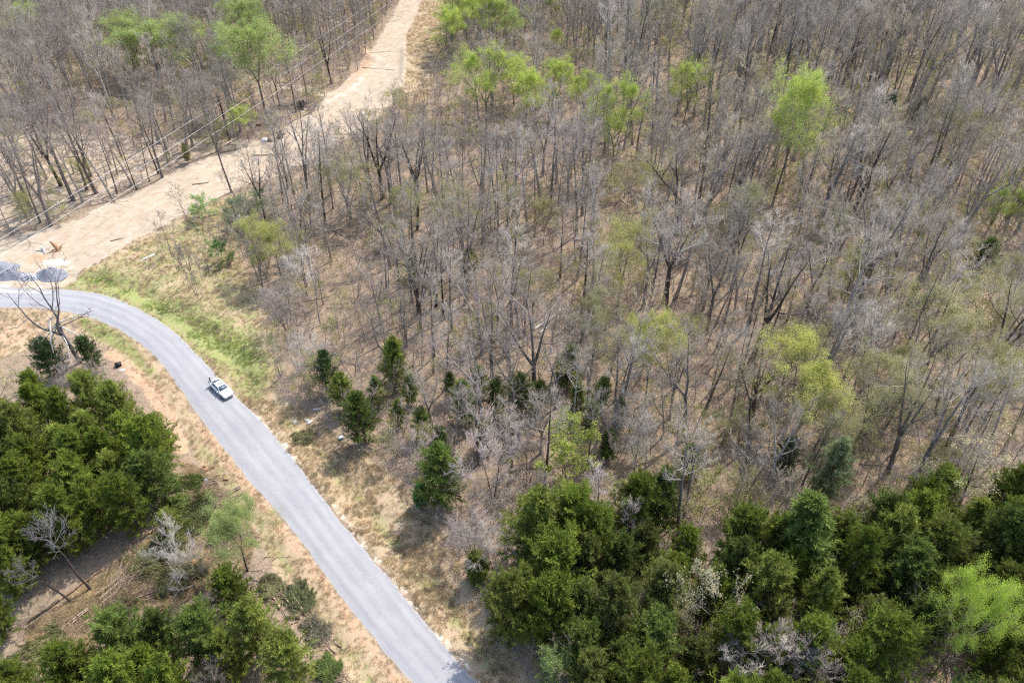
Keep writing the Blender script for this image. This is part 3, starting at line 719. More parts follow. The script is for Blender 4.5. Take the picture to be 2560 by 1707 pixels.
for u, v, top, kd, col, wd, lab, ph in LEAFY:
    p = G(u, v); h = max(6.0, hgt(u, v, top))
    parts = (LUSH if kd == 'L' else SPARSE)[rnd.randrange(3)]; h *= 0.82
    e = put('leafing_tree', parts, p, h, 18.0, (GREY if col[0] > 0.35 else DARK, (0.27, 0.25, 0.16), col), wd * 1.15)
    tag(e, lab, 'tree', 'trees in fresh spring leaf')
    if ph: mark(ph, p)
    dn = -Vector((p.x, p.y, 0)).normalized()
    taken += [(p.x + dn.x * q, p.y + dn.y * q, 3.6 if p.y < 120 else 5.2) for q in ((0, 4.5, 9) if p.y < 120 else (0, 4.5, 9, 13.5, 18, 22, 26))]
BUDS = []
for u, v in [(2050, 640), (2250, 620), (2480, 780), (2110, 780), (1690, 900), (1850, 640), (1250, 570), (1120, 650), (2330, 440), (2530, 920), (1960, 960), (1480, 900), (2400, 1080), (2210, 1040), (2060, 1190), (2540, 640), (1630, 560), (1010, 610), (1340, 800)]:
    p = G(u + rnd.uniform(-25, 25), v); h = rnd.uniform(8, 14)
    e = put('budding_tree', SPARSE[rnd.randrange(3)], p, h, 18.0, (GREY, (0.30, 0.27, 0.17), rnd.choice((PALEOL, (0.42, 0.41, 0.17), (0.38, 0.37, 0.2)))), rnd.uniform(0.85, 1.2))
    e['category'] = 'tree'; e['group'] = 'faint budding trees of the bare wood'
    BUDS.append((e, p.x, p.y, 'tall faint olive' if h > 11 else 'low faint olive')); taken.append((p.x, p.y, 2.5))
SHRUBS = [
    (1420, 1196, 1088, BUSH, 5, (0.40, 0.46, 0.10), 1.0, 'round lime yellow bush alone at the cedar edge', 'the round lime bush'),
    (510, 552, 503, BUSH, 5, (0.30, 0.45, 0.14), 1.35, 'bright green round bush beside the dirt clearing', 'the bright bush by the clearing'),
    (640, 566, 500, BUSH, 5, (0.27, 0.36, 0.17), 1.25, 'grey green bush behind the dead forked tree in the meadow', 'the grey green meadow bush'),
    (596, 590, 520, BUSH, 5, (0.29, 0.33, 0.19), 0.9, 'dull grey green bush left of the larger meadow bush', None),
    (1392, 1712, 1635, BUSH, 5, (0.27, 0.37, 0.12), 0.7, 'small fresh green bush at the bottom under the cedars', 'the fresh bush at the bottom edge'),
    (556, 660, 612, BUSH, 5, (0.11, 0.22, 0.05), 1.0, 'dark green low bush between the meadow and the yellow green tree', 'the dark low meadow bush'),
    (618, 1424, 1285, LUSH, 18, (0.34, 0.40, 0.14), 1.0, 'soft light green tree on the verge left of the road', 'the soft green tree on the left verge'),
    (34, 1040, 880, BLOOM, 8, (0.50, 0.46, 0.24), 1.0, 'pale yellow budding tree at the left edge above the cedars', 'the pale yellow tree at the left edge'),
]
for u, v, top, src, H0, col, wd, lab, ph in SHRUBS:
    p = G(u, v); h = hgt(u, v, top)
    taken.append((p.x, p.y, 3.0)); taken.append((p.x - p.x * 3.5 / p.length, p.y - p.y * 3.5 / p.length, 3.0))
    e = put('green_shrub', src[rnd.randrange(len(src))], p, h, float(H0), (DARK, (0.26, 0.24, 0.18), col), wd)
    tag(e, lab, 'shrub', 'green shrubs')
    if ph: mark(ph, p)
for u, v, top, wd, lab, ph in [
    (2345, 1262, 1118, 1.15, 'large cream flowering tree at the edge of the right cedars', 'the large cream flowering tree'),
    (2110, 1338, 1264, 0.9, 'small cream flowering tree in front of the cedars', 'the small cream flowering tree'),
    (1752, 1602, 1440, 0.62, 'narrow cream flowering tree squeezed between dark cedars', 'the narrow cream tree'),
    (1690, 1615, 1530, 0.6, 'tiny cream flowering tree left of the narrow cream tree', None)]:
    p = G(u, v)
    taken.append((p.x, p.y, 2.6)); taken.append((p.x - p.x * 3 / p.length, p.y - p.y * 3 / p.length, 2.6))
    e = put('flowering_tree', BLOOM[rnd.randrange(2)], p, hgt(u, v, top), 8.0, (GREY, (0.33, 0.29, 0.24), CREAM), wd)
    tag(e, lab, 'tree', 'cream flowering trees')
    if ph: mark(ph, p)
# twiggy bare shrub trees at the front: base, top row, colour, width
for u, v, top, col, wd, lab, ph in [
    (1232, 1242, 1070, TW_LILAC, 1.0, 'wide pale lilac grey bushy bare tree beside the dark roadside cedar', 'the pale lilac bushy tree'),
    (1314, 1212, 1090, (0.22, 0.18, 0.17), 0.8, 'dark forked bare bush under the round lime bush', None),
    (490, 1470, 1338, TW_PALE, 0.75, 'silvery bare bush tree among the left verge cedars', 'the silvery bush by the left verge'),
    (205, 1022, 925, TW_LILAC, 1.15, 'low tangled lilac grey bush at the foot of the big dead tree', 'the lilac tangle below the dead tree'),
    (265, 1012, 930, TW_GREY, 0.9, 'low grey tangled bush right of the lilac tangle', None),
    (490, 738, 620, TW_GREY, 0.55, 'small bare tree alone in the meadow by the road bend', 'the lone small meadow tree'),
    (335, 1040, 955, (0.24, 0.19, 0.17), 0.5, 'thin dark bare sapling on the left bank above the cedars', None),
    (1860, 1722, 1605, TW_PALE, 1.0, 'silvery bare bush tree at the bottom edge, first of the row', 'the silvery bushes at the bottom'),
    (1950, 1728, 1600, TW_LILAC, 0.9, 'lilac grey bare bush tree in the middle of the bottom row', None),
    (2030, 1724, 1625, TW_PALE, 1.0, 'silvery bare bush tree at the right end of the bottom row', None),
    (560, 1190 + 560, 1665, TW_GREY, 0.8, 'small grey bare bush at the bottom between left cedars', None),
    (1185, 1400, 1300, TW_LILAC, 1.1, 'low lilac brush at the edge of the straw verge', 'the lilac brush by the verge'),
    (1240, 1425, 1320, TW_PALE, 0.9, 'pale bare brush in front of the first big cedar', None),
    (1065, 1170, 1080, TW_LILAC, 0.9, 'low lilac bush behind the roadside cedar', None),
    (1560, 1120, 1010, TW_PALE, 1.1, 'pale twiggy bare tree in front of the narrow yellow green tree', None),
    (770, 745, 640, TW_PALE, 1.1, 'low pale twiggy tree right of the yellow green meadow tree', None),
    (720, 830, 730, TW_LILAC, 1.2, 'low lilac thicket tree at the edge of the green verge', 'the lilac thicket by the green verge'),
    (790, 960, 850, TW_PALE, 1.0, 'broken pale bare tree leaning at the corner of the verge', 'the broken pale tree at the verge corner')]:
    p = G(u, v); src = TWIGGY[rnd.randrange(3)]
    taken.append((p.x, p.y, 2.2)); taken.append((p.x - p.x * 3 / p.length, p.y - p.y * 3 / p.length, 2.2))
    e = put('bare_shrub', src, p, hgt(u, v, top), 7.0, (DARK, col), wd)
    tag(e, lab, 'shrub', 'twiggy bare shrubs')
    if ph: mark(ph, p)

# cedars: named ones first, then the two blocks
GR1, GR2, GR3 = (0.180, 0.230, 0.036), (0.215, 0.250, 0.052), (0.145, 0.195, 0.044)
CED = []
def cedar(u, v, h, var, wd, col, lab=None, ph=None):
    p = G(u, v); h *= 1.32
    e = put('cedar_tree', CEDAR[var], p, h, 9.0, ((0.17, 0.12, 0.09), col), wd)
    CED.append((e, p, var, h)); taken.append((p.x, p.y, 2.2))
    if lab: e['label'] = lab; e['category'] = 'cedar'; e['group'] = 'red cedars'
    if ph: mark(ph, p)
for a in [
    (1110, 1262, 9.0, 1, 0.85, GR3, 'dark dense roadside cedar standing alone right of the road', 'the dark roadside cedar'),
    (1052, 1262, 3.6, 5, 1.2, (0.140, 0.263, 0.088), 'small fresh green cedar at the foot of the dark roadside cedar', None),
    (1195, 1445, 4.6, 5, 1.3, GR2, 'small slim cedar at the edge of the straw verge', 'the small slim verge cedar'),
    (1335, 1405, 11.0, 4, 0.95, GR2, 'tall tufted cedar at the front of the right cedar block', 'the tall front cedar'),
    (1420, 1400, 10.5, 3, 0.8, GR1, 'tall domed cedar with its dark trunk showing', None),
    (1570, 1345, 9.5, 1, 0.85, GR1, 'rounded cedar at the back edge of the right block', 'the rounded back cedar'),
    (1640, 1325, 9.0, 0, 0.8, GR3, 'dark cedar at the right of the rounded back cedar', None),
    (1270, 1590, 9.0, 3, 0.85, GR2, 'broad cedar nearest the road in the right block', 'the broad cedar nearest the road'),
    (1395, 1600, 9.0, 1, 0.9, GR1, 'rounded cedar next to the broad roadside one', None),
    (915, 1108, 7.5, 6, 0.85, GR3, 'dark blue green cedar by the flat slabs near the verge', 'the cedar by the flat slabs'),
    (990, 965, 7.5, 2, 0.9, GR2, 'pointed cedar in the bare wood behind the slabs', 'the pointed cedar behind the slabs'),
    (868, 1030, 6.0, 4, 0.9, GR2, 'ragged cedar on a bare dark stem at the corner of the wood', None),
    (830, 985, 6.5, 6, 0.7, (0.105, 0.158, 0.052), 'cedar tangled with the broken pale tree', None),
    (1165, 1065, 6.6, 4, 0.85, (0.193, 0.245, 0.070), 'sparse olive cedar in the bare wood', 'the sparse olive cedar'),
    (1098, 1150, 5.0, 4, 1.0, (0.175, 0.228, 0.070), 'low olive cedar behind the roadside cedar', None),
    (1240, 1045, 5.4, 4, 0.94, (0.210, 0.263, 0.079), 'low ragged olive cedar left of the bent trunk', None),
    (1305, 1040, 6.0, 4, 0.94, (0.193, 0.245, 0.070), 'low wide olive cedar beside the bent trunk', None),
    (1440, 1050, 5.4, 2, 0.85, GR2, 'low cedar right of the bent trunk', None),
    (1500, 1025, 5.0, 4, 0.85, (0.193, 0.245, 0.070), 'small olive cedar beside the tall grey trunk', None),
    (1415, 965, 6.2, 5, 1.3, GR3, 'slim pointed dark cedar alone in the bare wood', 'the slim lone cedar'),
    (1520, 1150, 4.5, 2, 1.0, (0.175, 0.245, 0.070), 'low cedar behind the round lime bush', None),
    (1712, 1188, 5.0, 5, 1.4, GR3, 'small conical cedar in front of the tall grey tree', 'the small conical cedar'),
    (1955, 1170, 4.5, 3, 1.0, (0.088, 0.131, 0.052), 'dark low cedar under the broad yellow tree', None),
    (2040, 1270, 10.0, 6, 0.65, (0.235, 0.27, 0.135), 'pale grey green pine like cedar rising behind the block', 'the pale grey green cedar'),
    (1975, 1460, 12.0, 5, 1.2, GR3, 'tallest slim dark cedar leaning over the gap', 'the tallest slim cedar'),
    (150, 940, 6.0, 1, 1.05, (0.088, 0.140, 0.052), 'dark cedar behind the trunk of the big dead tree', 'the dark cedar by the dead tree'),
    (240, 925, 5.2, 3, 0.85, (0.105, 0.158, 0.052), 'dark cedar on the road side of the big dead tree', None),
    (110, 1020, 5.5, 3, 0.85, GR1, 'cedar at the upper edge of the left block beside the pale yellow tree', None),
    (600, 1535, 6.5, 1, 0.95, GR1, 'round cedar on the left verge below the soft green tree', 'the round left verge cedar'),
    (662, 1632, 8.2, 6, 0.8, GR2, 'cedar standing apart on the left verge nearest the road', 'the left verge cedar nearest the road'),
    (742, 1722, 8.0, 3, 0.85, GR2, 'domed cedar at the bottom of the left verge', None),
    (440, 1345, 4.0, 1, 1.1, GR2, 'small cedar in the felled brush', 'the small cedar in the felled brush'),
    (62, 1475, 6.5, 0, 0.9, GR1, 'bright cedar at the left edge above the felled logs', 'the bright cedar by the felled logs'),
    (14, 1590, 7.0, 2, 0.9, GR1, 'cedar at the left edge below the felled logs', None),
    (90, 1765, 6.0, 3, 1.0, GR1, 'cedar at the bottom left corner', 'the bottom corner cedar'),
    (2300, 1300, 8.0, 1, 0.9, GR2, 'rounded cedar left of the large cream flowering tree', None),
    (2480, 1310, 8.5, 0, 0.9, GR1, 'conical cedar right of the large cream flowering tree', None),
    (1030, 1015, 4.8, 4, 0.85, (0.20, 0.25, 0.06), 'olive cedar in the bare wood between the slabs and the bent trunk', None),
    (1130, 1005, 4.2, 6, 0.8, (0.21, 0.25, 0.07), 'small olive cedar behind the sparse olive cedar', None),
    (1200, 1000, 4.6, 3, 0.8, (0.19, 0.24, 0.06), 'domed olive cedar left of the low ragged one', None),
    (1350, 1030, 4.4, 1, 0.8, (0.20, 0.24, 0.06), 'round olive cedar right under the bent trunk', None),
    (1475, 1075, 4.4, 6, 0.85, (0.19, 0.25, 0.05), 'tufted green cedar before the tall grey trunk', None),
    (1545, 1060, 3.8, 4, 0.9, (0.22, 0.25, 0.07), 'ragged olive cedar at the foot of the tall grey trunk', None),
    (1215, 1130, 4.6, 4, 0.9, (0.18, 0.23, 0.05), 'ragged green cedar above the pale lilac bushy tree', None),
    (1060, 1095, 4.6, 1, 0.8, (0.18, 0.23, 0.06), 'round green cedar behind the roadside cedar', None),
    (1000, 1065, 4.0, 4, 0.9, (0.20, 0.24, 0.07), 'ragged olive cedar between the roadside cedar and the slabs', None),
    (945, 1015, 4.6, 0, 0.8, (0.15, 0.20, 0.06), 'dark small cedar just behind the blue green one', None),
    (1290, 1120, 3.8, 4, 0.9, (0.21, 0.25, 0.07), 'little olive cedar left of the round lime bush', None),
    (2560, 520, 5.0, 4, 1.2, (0.123, 0.175, 0.070), 'dark cedar at the right edge behind the lime tree', None),
    (2210, 300, 5.0, 3, 1.1, (0.105, 0.149, 0.079), 'dark cedar in a far gap of the bare wood', 'the dark cedar in the far gap'),
    (2285, 305, 5.5, 4, 1.0, (0.105, 0.158, 0.079), 'second dark cedar in the far gap of the bare wood', None),
    (2440, 690, 6.0, 4, 1.0, (0.140, 0.175, 0.061), 'dull cedar among grey trees near the right side', 'the dull cedar near the right side'),
    (470, 405, 3.6, 4, 0.8, (0.40, 0.37, 0.17), 'small brownish cedar at the edge of the dirt clearing', 'the small brown cedar by the clearing'),
    (1035, 700, 4.5, 4, 1.0, (0.210, 0.228, 0.088), 'small olive cedar in the leaf litter of the middle wood', None),
    (1175, 690, 4.5, 5, 1.5, (0.193, 0.210, 0.070), 'slim olive cedar in the leaf litter of the middle wood', 'the slim olive cedar in the litter'),
]:
    if a[2]: cedar(*a)
def scatter(pg, dist, n, seed, guard=0.0, avoid=()):
    """dart throwing inside an outline on the ground"""
    rg = np.random.default_rng(seed); lo, hi = pg.min(0), pg.max(0); out = []
    cell = dist; grid = {}
    for (x, y, r) in taken: grid.setdefault((int(x // 6), int(y // 6)), []).append((x, y, r))
    mine = {}
    cand = rg.uniform(lo, hi, (n, 2)); ok = inside(cand[:, 0], cand[:, 1], pg)
    for a in avoid: ok &= ~inside(cand[:, 0], cand[:, 1], a)
    for x, y in cand[ok]:
        k = (int(x // cell), int(y // cell))
        if any((x - a) ** 2 + (y - b) ** 2 < dist * dist for i in (-1, 0, 1) for j in (-1, 0, 1) for a, b in mine.get((k[0] + i, k[1] + j), ())): continue
        g4 = (int(x // 6), int(y // 6))
        if guard and any((x - a) ** 2 + (y - b) ** 2 < (guard * r) ** 2 for i in (-1, 0, 1) for j in (-1, 0, 1) for a, b, r in grid.get((g4[0] + i, g4[1] + j), ())): continue
        mine.setdefault(k, []).append((x, y)); out.append((float(x), float(y)))
    return out
CED_R = poly([(1300, 1470), (1480, 1400), (1620, 1400), (1780, 1390), (1880, 1420), (2060, 1420), (2200, 1360), (2330, 1330), (2480, 1340), (2640, 1340), (2680, 1850), (1360, 1850), (1430, 1700), (1300, 1600)])
CED_L = poly([(-60, 1070), (90, 1050), (180, 1070), (300, 1080), (420, 1120), (430, 1230), (390, 1310), (300, 1345), (160, 1390), (-60, 1450)])
CED_B = poly([(230, 1740), (310, 1680), (400, 1630), (540, 1625), (610, 1700), (600, 1880), (180, 1880)])
clear = [poly([(1990, 1520), (2170, 1480), (2200, 1560), (2060, 1590)]), poly([(2280, 1650), (2440, 1640), (2440, 1760), (2280, 1760)])]
for pg, dist, seed, hs in ((CED_R, 3.3, 31, (6.5, 10.0)), (CED_L, 3.5, 32, (6.5, 9.0)), (CED_B, 3.0, 33, (6.0, 9.0))):
    for x, y in scatter(pg, dist, 3000, seed, 0.95, clear):
        u, v = PX(x, y)
        cedar(u, v, rnd.uniform(*hs), rnd.choice((0, 1, 1, 3, 4, 6, 6, 3)), rnd.uniform(0.76, 1.0), rnd.choice((GR1, GR1, GR2, GR3, (0.155, 0.175, 0.045))))

# bare trees ----------------------------------------------------------
bare_xy = []      # x, y, height, variant, bark, twig, width, tilt
def bare(u, v, h, var, bark=GREY, tw=TW_GREY, wd=1.0, tilt=(0, 0)):
    p = P(u, v); bare_xy.append([p.x, p.y, h, var, bark, tw, wd, tilt]); taken.append((p.x, p.y, 2.4))
for u, v, top, var, bark in [
    (128, 563, 330, 3, GREY), (78, 522, 300, 1, GREY), (153, 464, 250, 3, DARK), (183, 500, 240, 1, GREY), (303, 388, 230, 0, DARK), (240, 480, 260, 3, GREY), (228, 442, 240, 1, GREY), (290, 478, 300, 2, GREY), (405, 440, 260, 1, GREY), (340, 468, 320, 2, DARK),
    (372, 447, 330, 7, GREY), (395, 430, 280, 0, DARK), (533, 352, 190, 0, GREY), (572, 345, 180, 1, DARK), (595, 345, 250, 2, GREY), (740, 282, 140, 0, DARK), (770, 240, 80, 2, GREY), (700, 268, 150, 1, DARK), (830, 213, 60, 3, DARK),
    (1047, 789, 580, 3, DARK), (1000, 727, 560, 1, GREY), (967, 731, 580, 4, GREY), (1230, 947, 720, 1, GREY), (1373, 990, 850, 5, DARK), (1550, 1042, 780, 0, GREY), (1296, 841, 640, 6, PALE), (1310, 838, 660, 0, GREY), (1618, 789, 560, 0, GREY), (1658, 760, 540, 1, GREY), (1400, 694, 500, 2, GREY),
    (1879, 899, 600, 3, DARK), (1985, 866, 680, 4, DARK), (2011, 859, 690, 7, DARK), (1766, 833, 600, 1, GREY), (1707, 1100, 840, 6, GREY), (2241, 1129, 930, 4, GREY), (2131, 1133, 950, 1, GREY), (2336, 1038, 830, 4, GREY), (2250, 1000, 780, 3, GREY), (2450, 960, 700, 3, DARK), (2440, 1000, 840, 1, DARK),
    (2044, 570, 350, 1, GREY), (2120, 563, 290, 3, DARK), (2340, 486, 300, 0, DARK), (2200, 457, 290, 2, GREY), (2183, 234, -40, 3, DARK), (2270, 249, -30, 1, GREY), (1992, 168, -60, 0, DARK), (1912, 175, -50, 0, DARK), (2080, 263, 40, 1, GREY), (2125, 262, 60, 2, GREY), (2230, 255, 40, 7, GREY), (2420, 249, 10, 3, GREY), (1747, 504, 300, 1, GREY),
    (1840, 520, 310, 3, GREY), (1870, 480, 300, 1, GREY), (1040, 512, 300, 3, GREY), (1069, 479, 290, 0, GREY), (978, 508, 310, 1, GREY), (930, 501, 290, 1, DARK), (1355, 446, 250, 3, GREY), (879, 556, 360, 3, PALE), (668, 566, 395, 1, DARK), (602, 541, 415, 5, DARK), (755, 660, 470, 3, DARK), (780, 690, 520, 1, GREY), (720, 470, 330, 1, GREY), (800, 480, 340, 3, PALE),
    (1085, 940, 790, 2, GREY), (1470, 1010, 800, 5, PALE), (1130, 830, 640, 0, GREY), (1450, 870, 700, 6, GREY), (1820, 700, 500, 1, GREY), (2180, 700, 520, 3, PALE), (2300, 720, 540, 1, GREY), (2420, 560, 390, 3, GREY), (2150, 480, 330, 1, GREY), (1600, 640, 450, 2, GREY), (1700, 660, 470, 6, PALE), (1480, 600, 420, 1, GREY)]:
    bare(u, v, max(7.0, hgt(u, v, top)), var, bark, rnd.choice((TW_GREY, TW_LILAC, TW_GREY, TW_PALE)))
FRAME = poly([(-60, 1800), (-60, -110), (2620, -110), (2620, 1800)])
FRAME = np.vstack([FRAME])
avoid = NOTREE + [CED_R, CED_L, CED_B]
n_named = len(bare_xy)
for x, y in scatter(FRAME, 3.75, 30000, 51, 0.95, avoid):
    u, v = PX(x, y)
    if v > 800 and u < np.interp(v, [q[1] for q in ROAD_L[2:]], [q[0] for q in ROAD_L[2:]]) + 40: continue
    if float(seg_dist(np.array([x]), np.array([y]), ROAD_POLY)[0]) < (15.5 if v > 830 else 8.5): continue
    if v < 330 and u > 1500: h = rnd.uniform(18, 28)
    elif v < 600 and u > 1000: h = rnd.uniform(14, 22)
    elif u < 900 and v < 560: h = rnd.uniform(13, 21)
    else: h = rnd.uniform(9.5, 17) if rnd.random() < 0.8 else rnd.uniform(16, 21)
    if v < 420 and u > 1400 and rnd.random() < 0.33: continue
    if 610 < u < 1180 and 150 < v < 480:
        if rnd.random() < (0.6 if u > 940 or u < 800 else 0.4): continue
        h *= 0.48
    if u < 950 and 580 < v < 1000: h *= 0.72
    if u < 380 and 300 < v < 600 and rnd.random() < 0.5: continue
    lil = u < 1500
    bare_xy.append([x, y, h * 1.06, rnd.choice((0, 1, 2, 2, 2, 3, 4, 5, 6, 7, 7, 0)), rnd.choice((GREY, GREY, DARK, PALE)), rnd.choice((TW_GREY, TW_LILAC, TW_LILAC, TW_PALE) if lil else (TW_GREY, TW_TAN, TW_GREY, TW_PALE)), rnd.uniform(0.7, 1.25) * (0.85 if v < 380 and u > 1500 else 1), (rnd.gauss(0, 0.03), rnd.gauss(0, 0.03))])
def shows(x, y, h):
    u0, v0 = PX(x, y); u1, v1 = PX(x, y, h)
    return -20 < (u0 + u1) / 2 < 2580 and v0 > 10 and v1 < 1690
def size_px(b): return b[2] * FPX / (b[1] * cP + CAM_H * sP) if shows(*b[:3]) else 0
order = sorted(range(len(bare_xy)), key=lambda i: -(size_px(bare_xy[i]) + (400 if i < n_named and size_px(bare_xy[i]) > 0 else 0)))
single, rest = order[:300], order[300:]
print('BARE TREES', len(bare_xy), 'cedars', len(CED))
BT = []
for i in single:
    x, y, h, var, bark, tw, wd, tilt = bare_xy[i]
    tm, km, form, _ = BARE[var]
    e = put('bare_tree', (tm, km), (x, y, gz(x, y)), h, 18.0, (bark, tw), wd, tilt=tilt)
    BT.append((e, x, y, h, form, 'dark' if bark is DARK else 'pale' if bark is PALE else 'grey'))

# the far and the hidden bare trees, one mass
def gn_scatter(name, pts, rots, scales, idx, meshes, color, label, cat):
    me = bpy.data.meshes.new(name); n = len(pts)
    me.vertices.add(n); me.vertices.foreach_set('co', np.asarray(pts, np.float32).ravel())
    for nm, ty, key, arr in (('rot', 'FLOAT_VECTOR', 'vector', np.asarray(rots, np.float32)), ('siz', 'FLOAT_VECTOR', 'vector', np.asarray(scales, np.float32)), ('pick', 'INT', 'value', np.asarray(idx, np.int32))):
        a = me.attributes.new(nm, ty, 'POINT'); a.data.foreach_set(key, arr.ravel())
    o = link(name, me, color=color)
    ng = bpy.data.node_groups.new(name, 'GeometryNodeTree')
    ng.interface.new_socket('Geometry', in_out='INPUT', socket_type='NodeSocketGeometry'); ng.interface.new_socket('Geometry', in_out='OUTPUT', socket_type='NodeSocketGeometry')
    N, L = ng.nodes, ng.links
    gi, go = N.new('NodeGroupInput'), N.new('NodeGroupOutput')
    jo = N.new('GeometryNodeJoinGeometry')
    for m in meshes:
        so = bpy.data.objects.new(name + '_source', m)
        oi = N.new('GeometryNodeObjectInfo'); oi.inputs['Object'].default_value = so; oi.inputs['As Instance'].default_value = False
        g2 = N.new('GeometryNodeGeometryToInstance'); L.new(oi.outputs['Geometry'], g2.inputs[0]); L.new(g2.outputs[0], jo.inputs[0])
    def attr(nm, ty):
        a = N.new('GeometryNodeInputNamedAttribute'); a.data_type = ty; a.inputs['Name'].default_value = nm; return a.outputs['Attribute']
    ip = N.new('GeometryNodeInstanceOnPoints'); ip.inputs['Pick Instance'].default_value = True
    L.new(gi.outputs[0], ip.inputs['Points']); L.new(jo.outputs[0], ip.inputs['Instance'])
    er = N.new('FunctionNodeEulerToRotation'); L.new(attr('rot', 'FLOAT_VECTOR'), er.inputs[0])
    L.new(attr('pick', 'INT'), ip.inputs['Instance Index']); L.new(er.outputs[0], ip.inputs['Rotation']); L.new(attr('siz', 'FLOAT_VECTOR'), ip.inputs['Scale'])
    L.new(ip.outputs[0], go.inputs[0])
    md = o.modifiers.new('scatter', 'NODES'); md.node_group = ng
    return tag(o, label, cat, kind='stuff')
if rest:
    b = [bare_xy[i] for i in rest]
    X, Y = np.array([q[0] for q in b]), np.array([q[1] for q in b])
    sc = np.array([(q[2] / 18 * q[6], q[2] / 18 * q[6], q[2] / 18) for q in b])
    ro = np.array([(q[7][0], q[7][1], rnd.uniform(0, 6.28)) for q in b])
    gn_scatter('bare_woodland', np.stack([X, Y, ground_z(X, Y)], 1), ro, sc, [q[3] for q in b], [q[3] for q in BARE], (0.315, 0.272, 0.232), 'mass of leafless grey trees filling the far wood', 'woodland')

# undergrowth -----------------------------------------------------------
def left_of_road(u, v): return v > 800 and u < np.interp(v, [q[1] for q in ROAD_L[2:]], [q[0] for q in ROAD_L[2:]]) + 40
def small_sources():
    bare_b, bud_b = [], []
    for i in range(4):
        T, K, _ = tree_parts(seed=200 + i, H=5.0, r0=0.045, bole=0.25, nlimb=9, spread=0.28, forks=1, stems=1 + i % 2 * 2, nb=4, n3=4, n4=2, trop=0.1, tw=1.2)
        J = MB()
        for q in (T, K): J.add(np.concatenate(q.v), np.concatenate(q.t) if q.t else None, np.concatenate(q.q) if q.q else None)
        bare_b.append(J.mesh('undergrowth_source', [M_TWIG]))
        T, K, Lf = tree_parts(seed=210 + i, H=5.0, r0=0.035, bole=0.15, nlimb=9, spread=0.30, forks=1, stems=1 + i % 2 * 2, nb=4, n3=4, n4=2, trop=0.1, leaf=(3, 0.07, 0.16))
        J = MB()
        J.add(np.concatenate(Lf.v), None, np.concatenate(Lf.q))
        J.add(np.concatenate(K.v), np.concatenate(K.t), np.concatenate(K.q))
        bud_b.append(J.mesh('budding_source', [M_LEAF]))
    return bare_b, bud_b
UB, UL = small_sources()
av2 = [ROAD_POLY, DIRT, VERGE_R, VERGE_L, STRAW_TOP, GREEN]
def under(name, pg, dist, n, seed, meshes, color, label, hs, keep):
    pts = np.array([q for q in scatter(pg, dist, n, seed, 0, av2) if keep(*PX(*q)) and not left_of_road(*PX(*q))])
    open_ = inside(pts[:, 0], pts[:, 1], MEADOW) & (np.random.default_rng(seed).random(len(pts)) < 0.72)
    pts = pts[~open_]
    pts = pts[seg_dist(pts[:, 0], pts[:, 1], ROAD_POLY) > 5.0]
    pts = np.array(pts); k = len(pts); rg = np.random.default_rng(seed)
    s = rg.uniform(hs[0], hs[1], k) / 5.0
    gn_scatter(name, np.stack([pts[:, 0], pts[:, 1], ground_z(pts[:, 0], pts[:, 1])], 1), np.stack([rg.normal(0, .06, k), rg.normal(0, .06, k), rg.uniform(0, 6.28, k)], 1),
               np.stack([s * rg.uniform(.8, 1.2, k)] * 2 + [s], 1), rg.integers(0, len(meshes), k), meshes, color, label, 'undergrowth')
    print(name, k)
under('bare_undergrowth', FRAME, 2.05, 50000, 61, UB, (0.30, 0.25, 0.205), 'thin leafless saplings and brush under the trees', (1.5, 8.5), lambda u, v: not (u < 640 and v > 880) and not (u < 420 and 330 < v < 620 and rnd.random() < 0.7) and not (u > 1550 and v < 380 and rnd.random() < 0.6))
under('budding_undergrowth', FRAME, 2.3, 30000, 62, UL, (0.44, 0.42, 0.19), 'thin yellow green budding brush under the trees', (1.5, 7.0), lambda u, v: rnd.random() < (0.7 if u > 2050 and v > 250 else 0.5 if u > 1450 else 0.3) and not (u < 640 and v > 880))

